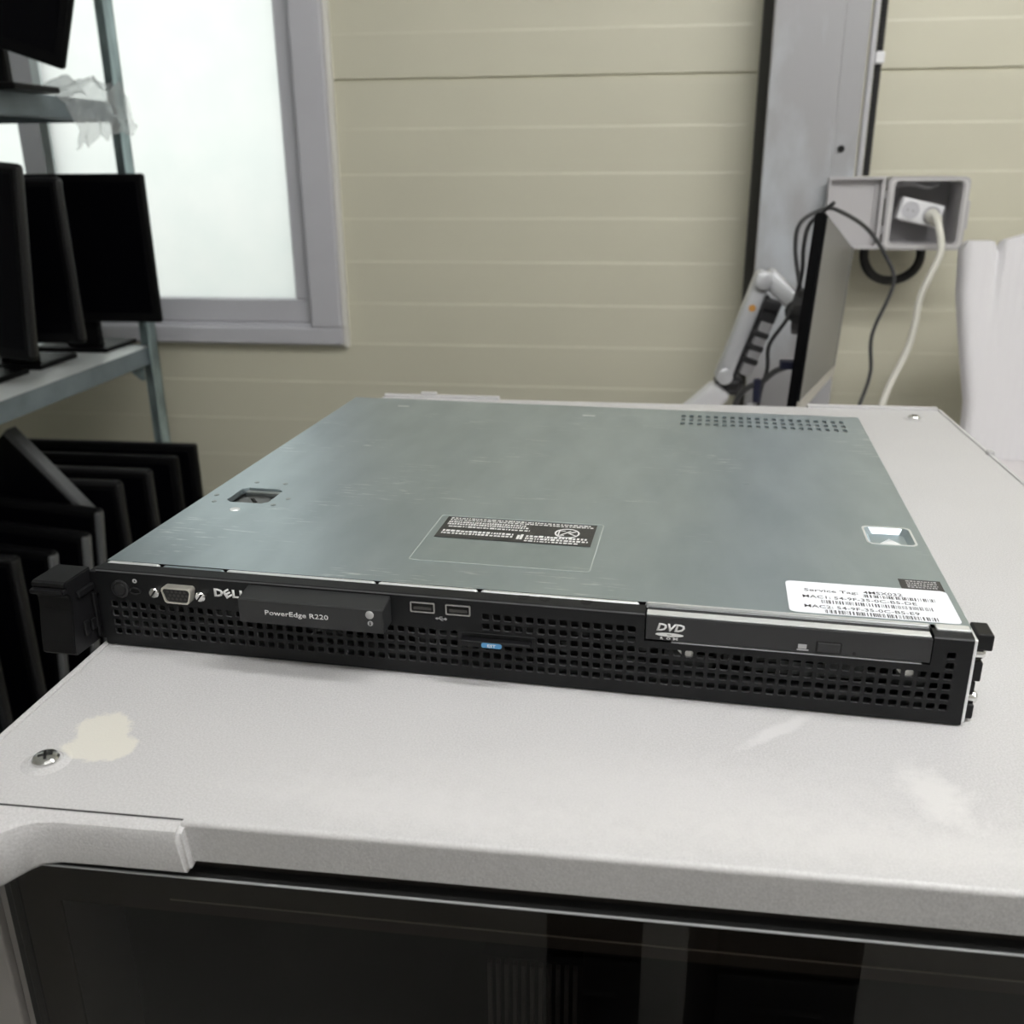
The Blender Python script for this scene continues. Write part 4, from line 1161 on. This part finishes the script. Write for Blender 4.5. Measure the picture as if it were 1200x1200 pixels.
# crumpled clear bag slumped over the end of the upper shelf
def bag_bm():
    from mathutils import noise as mn
    bm = new_bm()
    path = [(-0.875, 0.357), (-0.83, 0.366), (-0.79, 0.372), (-0.750, 0.382), (-0.722, 0.394), (-0.703, 0.380), (-0.692, 0.355), (-0.684, 0.325), (-0.676, 0.298)]
    sp = smooth_path([(p[0], 0, p[1]) for p in path], 6)
    nv = 26
    rows = []
    for i, p in enumerate(sp):
        row = []
        for j in range(nv):
            v = j / (nv - 1)
            y = 1.398 - 0.21 * v + 0.02 * math.sin(i * 0.21)
            q = Vector((p.x * 26, y * 26, p.z * 26))
            d = mn.noise_vector(q) * 0.016 + mn.noise_vector(q * 2.7) * 0.006
            z = p.z + d.z - 0.030 * v * v
            x = p.x + d.x * 0.8
            if p.x < -0.702:
                z = max(z, 0.3545)
            else:
                x = max(x, -0.6955)
            row.append(bm.verts.new((x, y + d.y, z)))
        rows.append(row)
    for a, b in zip(rows, rows[1:]):
        for j in range(nv - 1):
            bm.faces.new([a[j], a[j + 1], b[j + 1], b[j]])
    bmesh.ops.recalc_face_normals(bm, faces=bm.faces[:])
    return bm
tag(obj('plastic_bag', bag_bm(), M['bag'], smooth=True), 'crumpled clear plastic bag slumped over the end of the upper rack shelf', 'bag')

# ------------------------------------------------------------------ desk behind the cabinet, monitor on an arm, white sheet
DZ = -0.245
dk = thing('desk', 'pinkish-white desk top behind the grey cabinet, carrying the white moulded sheet', 'desk', (0.95, 1.05, ZF))
obj('desk_top', box(0.20, 1.75, 0.72, 1.44, DZ - 0.025, DZ, bev=0.003), M['desk'], dk)
for x in (0.26, 1.69):
    for y in (0.78, 1.38):
        obj('leg', box(x - 0.02, x + 0.02, y - 0.02, y + 0.02, ZF, DZ - 0.025), M['desk_leg'], dk)

# white moulded sheet: twin rounded shoulders with a notch, soft vertical ridges, left edge swelling out towards the foot
def sheet_bm():
    bm = new_bm()
    def top_z(x):
        d = x - 0.850
        notch = -0.016 * math.exp(-(d / 0.005) ** 2)
        left = 0.1175 - 0.014 * max(0.0, (0.806 - x) / 0.012) ** 2
        right = 0.116 + 0.30 * max(0.0, d) * (1 - min(1, max(0, d - 0.12) / 0.3) * 0.6)
        return (left if d < 0 else min(right, 0.165)) + notch
    def left_x(z):
        t = (0.117 - z) / 0.32
        return 0.794 + 0.020 * t + 0.045 * max(0, t - 0.25) ** 1.2 - 0.010 * max(0, t - 0.85) / 0.15
    nx, nz = 150, 26
    front, back = [], []
    for j in range(nz + 1):
        fr, bk = [], []
        for i in range(nx + 1):
            s = i / nx
            xt = 0.794 + (1.20 - 0.794) * s
            zt = top_z(xt)
            z = DZ + 0.0005 + (zt - DZ) * j / nz
            x = left_x(z) + (1.20 - left_x(z)) * s
            yy = 1.275 + 0.020 * (1 - j / nz) * -1 + 0.00018 * math.sin(x * 2 * math.pi / 0.0135) + 0.0006 * math.sin(x * 60)
            yy += 0.012 * math.exp(-((x - 0.850) / 0.006) ** 2) * (j / nz) ** 6
            yy += 0.012 * math.exp(-(s / 0.015))
            fr.append(bm.verts.new((x, yy, z))); bk.append(bm.verts.new((x, yy + 0.022, z)))
        front.append(fr); back.append(bk)
    for j in range(nz):
        for i in range(nx):
            bm.faces.new([front[j][i], front[j][i + 1], front[j + 1][i + 1], front[j + 1][i]])
            bm.faces.new([back[j][i], back[j + 1][i], back[j + 1][i + 1], back[j][i + 1]])
    for j in range(nz):
        bm.faces.new([front[j][0], front[j + 1][0], back[j + 1][0], back[j][0]])
        bm.faces.new([front[j][nx], back[j][nx], back[j + 1][nx], front[j + 1][nx]])
    for i in range(nx):
        bm.faces.new([front[nz][i], front[nz][i + 1], back[nz][i + 1], back[nz][i]])
        bm.faces.new([front[0][i], back[0][i], back[0][i + 1], front[0][i + 1]])
    bmesh.ops.recalc_face_normals(bm, faces=bm.faces[:])
    return bm
tag(obj('moulded_sheet', sheet_bm(), M['white_foam'], smooth=True), 'white moulded plastic sheet with vertical ridges and notched top, standing on the desk', 'sheet')

# monitor seen almost edge-on
A, B, C, Dd = Vector((0.5009, 0.85, 0.1822)), Vector((0.4876, 0.85, -0.064)), Vector((0.6247, 1.30, 0.1052)), Vector((0.6136, 1.30, -0.1097))
mt = thing('monitor', 'grey-faced monitor seen almost edge-on in front of the steel column, behind the cabinet', 'monitor', (0.55, 1.07, DZ))
ex = ((C - A) + (Dd - B)).normalized()
dn = (B - A) + (Dd - C); dn = (dn - ex * dn.dot(ex)).normalized()
nrm = ex.cross(dn).normalized()
if nrm.x < 0:
    nrm = -nrm
def slab(c4, t0, t1, bev=0.0):
    bm = new_bm()
    lo = [bm.verts.new(p + nrm * t0) for p in c4]; hi = [bm.verts.new(p + nrm * t1) for p in c4]
    bm.faces.new(lo); bm.faces.new(hi[::-1])
    for i in range(4):
        bm.faces.new([lo[i], lo[(i + 1) % 4], hi[(i + 1) % 4], hi[i]])
    bmesh.ops.recalc_face_normals(bm, faces=bm.faces[:])
    if bev:
        bmesh.ops.bevel(bm, geom=bm.edges[:], offset=bev, segments=2, affect='EDGES')
    return bm
def inset(c4, a, b, c, d):
    P, Q, R_, S_ = c4   # A (near top), C (far top), D (far bottom), B (near bottom)
    def at(u, v):
        return (P * (1 - u) + Q * u) * (1 - v) + (S_ * (1 - u) + R_ * u) * v
    return [at(a, c), at(1 - b, c), at(1 - b, 1 - d), at(a, 1 - d)]
B2 = B + (B - A).normalized() * 0.01
quad4 = [A, C, Dd, B2]
obj('casing', slab(quad4, -0.015, 0.0, 0.002), M['plastic_black'], mt)
obj('screen', slab(inset(quad4, 0.012, 0.03, 0.015, 0.05), 0.0, 0.0008), M['lcd'], mt)
obj('far_bezel', slab(inset(quad4, 0.965, 0.0, 0.0, 0.0), -0.004, 0.0014), M['lcd_edge'], mt)
obj('bottom_bezel', slab(inset(quad4, 0.004, 0.0, 0.93, 0.0), -0.004, 0.002), mat('bezel_pale', (0.50, 0.48, 0.43), 0.4), mt)
cm = (A + C + Dd + B2) / 4
bm = tube([cm - nrm * 0.015, cm - nrm * 0.05], 0.035, 16)
obj('mount_plate', bm, M['arm_dark'], mt)

arm = thing('gas_spring_arm', 'silver gas-spring monitor arm with black springs, in front of the steel column', 'monitor arm', (0.372, 1.17, DZ))
J1, J2, J3 = Vector((0.462, 1.15, 0.069)), Vector((0.413, 1.15, -0.082)), Vector((0.372, 1.17, -0.140))
def link(p, q, w, d, bev, shift=0.0):
    """bar from p to q in the xz plane, w across, d deep in y"""
    ax = (q - p); L_ = ax.length; ax.normalize()
    side = Vector((ax.z, 0, -ax.x)).normalized()
    bm = new_bm(); add_box(bm, -w / 2, w / 2, -d / 2, d / 2, 0, L_, bev, 3)
    m4 = Matrix((( side.x, 0, ax.x, p.x + side.x * shift), (side.y, 1, ax.y, p.y), (side.z, 0, ax.z, p.z + side.z * shift), (0, 0, 0, 1)))
    bmesh.ops.transform(bm, matrix=m4, verts=bm.verts)
    bmesh.ops.recalc_face_normals(bm, faces=bm.faces[:])
    return bm
up = obj('upper_link', link(J1 + Vector((0.004, 0, 0.012)), J2 + Vector((-0.004, 0, -0.012)), 0.026, 0.045, 0.008), M['arm'], arm, smooth=True)
ax = (J2 - J1).normalized(); side = Vector((-ax.z, 0, ax.x))
if side.x < 0:
    side = -side
ch = obj('lower_channel', link(J1 + side * 0.032 + ax * 0.03, J2 + side * 0.030 - ax * 0.01, 0.020, 0.034, 0.004), mat('channel_grey', (0.34, 0.34, 0.35), 0.4), arm, smooth=True)
obj('spring_slot', link(J1 + side * 0.017 + ax * 0.02 , J2 + side * 0.015, 0.007, 0.030, 0.001), M['arm_dark'], arm)
for k, f in enumerate((0.22, 0.30, 0.50, 0.64, 0.78)):
    p = J1.lerp(J2, f) + side * 0.030
    b2 = link(p - side * 0.016, p + side * 0.012, 0.010 if k > 1 else 0.022, 0.038, 0.003)
    obj('spring_gap', b2, M['arm_dark'], arm)
for p in (J1, J2):
    obj('pivot', lathe([(0, 0), (0.013, 0), (0.013, 0.006), (0.009, 0.008), (0, 0.008)], p - Vector((0, 0.0225, 0)), (0, -1, 0), 20), M['arm'], arm, smooth=True)
obj('orange_sticker', lathe([(0, 0), (0.0055, 0), (0.0055, 0.0006), (0, 0.0006)], J1.lerp(J2, 0.28) - Vector((0, 0.0226, 0)), (0, -1, 0), 16), M['orange'], arm)
obj('lower_link', link(J2 + Vector((0.002, 0, -0.022)), J3 + Vector((-0.022, 0, -0.030)), 0.040, 0.05, 0.014), M['white_abs'], arm, smooth=True)
obj('elbow', link(J2 + Vector((0.010, 0.01, -0.005)), J2 + Vector((0.008, 0.01, -0.034)), 0.046, 0.05, 0.010), M['arm_dark'], arm, smooth=True)
obj('post', lathe([(0, 0), (0.045, 0), (0.045, 0.010), (0.018, 0.014), (0.018, 0.10), (0, 0.10)], (J3.x - 0.02, J3.y, DZ), (0, 0, 1), 20), M['arm'], arm, smooth=True)
hd_ = obj('head_bracket', link(J1 + Vector((0.005, 0.005, 0.008)), J1 + Vector((0.075, -0.03, -0.055)), 0.030, 0.03, 0.008), M['arm'], arm, smooth=True)
obj('head_stub', tube([J1 + Vector((0.068, -0.03, -0.05)), cm - nrm * 0.052], 0.016, 12), M['arm_dark'], arm, smooth=True)

# cables
def cable(name, pts, r, m, label, cat='cable', sub=7):
    o = obj(name, tube(smooth_path(pts, sub), r, 8), m, smooth=True)
    return tag(o, label, cat)
cable('loop_cable', [(0.640, 1.28, DZ + 0.004), (0.6618, 1.29, -0.1652), (0.6768, 1.30, -0.1068), (0.6719, 1.30, -0.0399), (0.6967, 1.30, 0.0454), (0.6787, 1.30, 0.0915), (0.639, 1.28, 0.1369),
                     (0.580, 1.20, 0.1675), (0.552, 1.18, 0.1725), (0.517, 1.17, 0.1540), (0.511, 1.17, 0.1190), (0.521, 1.16, 0.0620), (0.530, 1.14, 0.0280), (0.538, 1.12, 0.0180)], 0.0033, M['cord_dark'],
      'dark thin cable looping over the top of the edge-on monitor and down to the desk')
cable('back_cable', [(0.5372, 1.02, 0.1880), (0.512, 1.05, 0.1585), (0.5075, 1.06, 0.1252), (0.510, 1.07, 0.0891), (0.506, 1.08, 0.0523), (0.4930, 1.06, 0.0208), (0.4690, 1.05, -0.0164), (0.4690, 1.05, -0.0539), (0.4610, 1.05, -0.0964), (0.458, 1.05, -0.17), (0.45, 1.05, DZ + 0.004)], 0.0030, M['cord_dark'],
      'dark cable hanging from the back of the edge-on monitor beside the silver arm')
v = thing('video_cable', 'black video cable with a navy plug behind the edge-on monitor, low beside the arm', 'cable', (0.44, 1.03, DZ))
obj('cord', tube(smooth_path([(0.505, 1.02, -0.040), (0.478, 1.02, -0.050), (0.458, 1.02, -0.068), (0.440, 1.02, -0.076), (0.425, 1.03, -0.100), (0.420, 1.03, -0.16), (0.43, 1.03, DZ + 0.006)], 6), 0.0045, 8), M['cord_dark'], v, smooth=True)
obj('plug', box(0.483, 0.505, 1.010, 1.030, -0.046, -0.034, bev=0.002), M['navy'], v)
obj('ferrite', link(Vector((0.452, 1.02, -0.062)), Vector((0.453, 1.02, -0.098)), 0.011, 0.012, 0.003), M['navy'], v)
obj('metal_plug', link(Vector((0.4445, 1.02, -0.100)), Vector((0.4445, 1.02, -0.112)), 0.009, 0.008, 0.002), M['arm'], v)

# ------------------------------------------------------------------ outlet box by the column
ob = thing('outlet_box', 'grey weatherproof outlet box with its lid swung open, mounted beside the steel column', 'outlet', (0.763, 1.56, 0.085))
X0, X1, Z0, Z1 = 0.6985, 0.8365, 0.0905, 0.2145
bm = new_bm()
frame_prism(bm, rounded_rect(X0, X1, Z0, Z1, 0.010, 4), rounded_rect(X0 + 0.012, X1 - 0.012, Z0 + 0.010, Z1 - 0.008, 0.007, 4), 1, 1.430, 1.520)
add_box(bm, X0 + 0.004, X1 - 0.004, 1.520, 1.526, Z0 + 0.004, Z1 - 0.004)
obj('box_shell', bm, M['grey_abs'], ob)
obj('inner_back', box(X0 + 0.010, X1 - 0.010, 1.512, 1.519, Z0 + 0.008, Z1 - 0.006), M['grey_in'], ob)
obj('wall_bracket', box(X0 + 0.02, X1 - 0.02, 1.526, 1.598, Z0 + 0.02, Z1 - 0.02), M['grey_in'], ob)
bm = new_bm()
frame_prism(bm, rounded_rect(X0 + 0.004, X1 - 0.004, Z0 + 0.004, Z1 - 0.004, 0.009, 4), rounded_rect(X0 + 0.008, X1 - 0.008, Z0 + 0.007, Z1 - 0.006, 0.008, 4), 1, 1.4275, 1.430)
obj('seal', bm, mat('seal_pale', (0.62, 0.61, 0.61), 0.5), ob)
lid_o = obj('hinged_lid', box(0.5940, 0.6905, 1.428, 1.434, Z0 + 0.002, Z1 + 0.001, bev=0.002), M['grey_abs'], ob)
bm = new_bm()
add_box(bm, 0.5940, 0.6905, 1.414, 1.4285, Z1 - 0.004, Z1 + 0.001, 0.001); add_box(bm, 0.5940, 0.6905, 1.414, 1.4285, Z0 + 0.002, Z0 + 0.007, 0.001)
add_box(bm, 0.6840, 0.6905, 1.414, 1.4285, Z0 + 0.007, Z1 - 0.004, 0.001); add_box(bm, 0.5940, 0.5985, 1.414, 1.4285, Z0 + 0.007, Z1 - 0.004, 0.001)
add_box(bm, 0.676, 0.6785, 1.424, 1.4285, Z0 + 0.010, Z1 - 0.008)
obj('lid_rim', bm, M['grey_abs'], lid_o)
bm = new_bm()
for z in (0.118, 0.178):
    add_tube(bm, [(0.6945, 1.434, z), (0.6945, 1.434, z + 0.014)], 0.0042, 10)
obj('hinge', bm, M['grey_in'], ob, smooth=True)
obj('latch', box(X1, X1 + 0.006, 1.436, 1.452, 0.125, 0.175, bev=0.002), M['grey_abs'], ob)
bm = new_bm(); add_box(bm, X0 + 0.018, X1 - 0.028, 1.470, 1.511, Z1 - 0.022, Z1 - 0.014, 0.002)
obj('cable_bundle', tube(smooth_path([(0.722, 1.50, 0.198), (0.75, 1.49, 0.202), (0.78, 1.49, 0.197), (0.80, 1.50, 0.201)], 5), 0.0045, 8), M['pipe'], ob, smooth=True)
bm.free()
sk = thing('socket_strip', 'white twin socket block tilted inside the grey outlet box', 'socket', (0.766, 1.47, 0.101), (0, 0, 0))
def tilt_in(bm):
    bmesh.ops.rotate(bm, verts=bm.verts, cent=(0.765, 1.48, 0.152), matrix=Matrix.Rotation(math.radians(13), 3, 'Y')); return bm
SX0, SX1, SZ0, SZ1 = 0.7275, 0.8045, 0.1335, 0.1735
obj('body', tilt_in(box(SX0, SX1, 1.458, 1.490, SZ0, SZ1, bev=0.004, seg=3)), M['white_abs'], sk, smooth=True)
for x in (0.747, 0.785):
    f = obj('socket_face', tilt_in(lathe([(0.0155, 0), (0.0155, 0.0012), (0.0135, 0.0012), (0.0130, 0.0002), (0, 0.0002)], (x, 1.458, 0.1535), (0, -1, 0), 24)), M['socket_hole'], sk, smooth=True)
    bm = new_bm()
    for d in (-0.005, 0.005):
        add_lathe(bm, [(0, 0), (0.0018, 0), (0.0018, 0.0004), (0, 0.0004)], (x + d, 1.458, 0.1535), (0, -1, 0), 10)
    obj('pin_hole', tilt_in(bm), M['grey_in'], f)
obj('support', box(0.745, 0.785, 1.490, 1.512, 0.135, 0.165), M['grey_in'], sk)
pc = thing('power_cord', 'cream power cord plugged into the white socket block and hanging to the desk', 'cord', (0.74, 1.38, DZ))
obj('plug', tilt_in(lathe([(0, 0), (0.012, 0), (0.0125, 0.006), (0.011, 0.022), (0.006, 0.030), (0.005, 0.036), (0, 0.036)], (0.7835, 1.456, 0.1540), (0.35, -0.9, -0.35), 20)), M['cord_white'], pc, smooth=True)
obj('cord', tube(smooth_path([(0.7800, 1.425, 0.1515), (0.7840, 1.400, 0.1330), (0.7890, 1.388, 0.1050), (0.7870, 1.384, 0.0800), (0.7658, 1.382, 0.0188), (0.7611, 1.38, -0.0338), (0.7540, 1.38, -0.0797), (0.7304, 1.375, -0.1429), (0.7177, 1.37, -0.1881), (0.700, 1.36, DZ + 0.006)], 7), 0.0062, 10), M['cord_white'], pc, smooth=True)
a = [(0.7450 + 0.052 * math.cos(t), 1.540 + 0.004 * math.sin(3 * t), 0.0740 + 0.050 * math.sin(t)) for t in [k * 2 * math.pi / 40 for k in range(40)]]
tag(obj('coiled_cable', tube(a, 0.0085, 10, closed=True), M['rubber'], smooth=True), 'thick black cable coil hanging under the grey outlet box', 'cable')
# conduits beside the column
tag(obj('conduit_pipe', tube([(0.6545, 1.475, 0.2155), (0.6555, 1.475, ZC)], 0.0058, 12), M['pipe'], smooth=True), 'slim grey conduit pipe running up the right side of the steel column', 'pipe')
bm = new_bm()
n = 420
path = [(0.668, 1.480, 0.2160 + (ZC - 0.216) * k / n) for k in range(n + 1)]
add_tube(bm, path, 0.006, 8, rfun=lambda i: 0.0066 if i % 2 else 0.0052)
fx = obj('corrugated_conduit', bm, M['flex'])
tag(fx, 'black corrugated conduit running up beside the slim grey pipe', 'pipe')
tag(obj('conduit_clip', box(0.6605, 0.6765, 1.470, 1.489, 0.400, 0.420, bev=0.003), M['white_abs']), 'small white clip round the black corrugated conduit', 'clip')

# ------------------------------------------------------------------ dark drawer-shaped stand-ins for legs, added behind the camera to darken the door's reflection
for x, w, lb in ((0.256, 0.098, 'slim dark drawer unit behind the camera, mirrored near the middle of the glass door'), (0.450, 0.142, 'wider dark drawer unit behind the camera, mirrored at right in the glass door')):
    t = thing('drawer_unit', lb, 'drawers', (x, -0.80, ZF), group='drawer units behind the camera')
    obj('carcass', box(x - w / 2, x + w / 2, -0.95, -0.62, ZF, -0.12, bev=0.004), M['locker'], t)
    for k in range(5):
        z = ZF + 0.03 + k * 0.185
        dr = obj('drawer', box(x - w / 2 + 0.004, x + w / 2 - 0.004, -0.62, -0.612, z, z + 0.175, bev=0.002), M['locker'], t)
        obj('handle', box(x - w * 0.25, x + w * 0.25, -0.612, -0.604, z + 0.13, z + 0.14, bev=0.001), M['arm_dark'], dr)
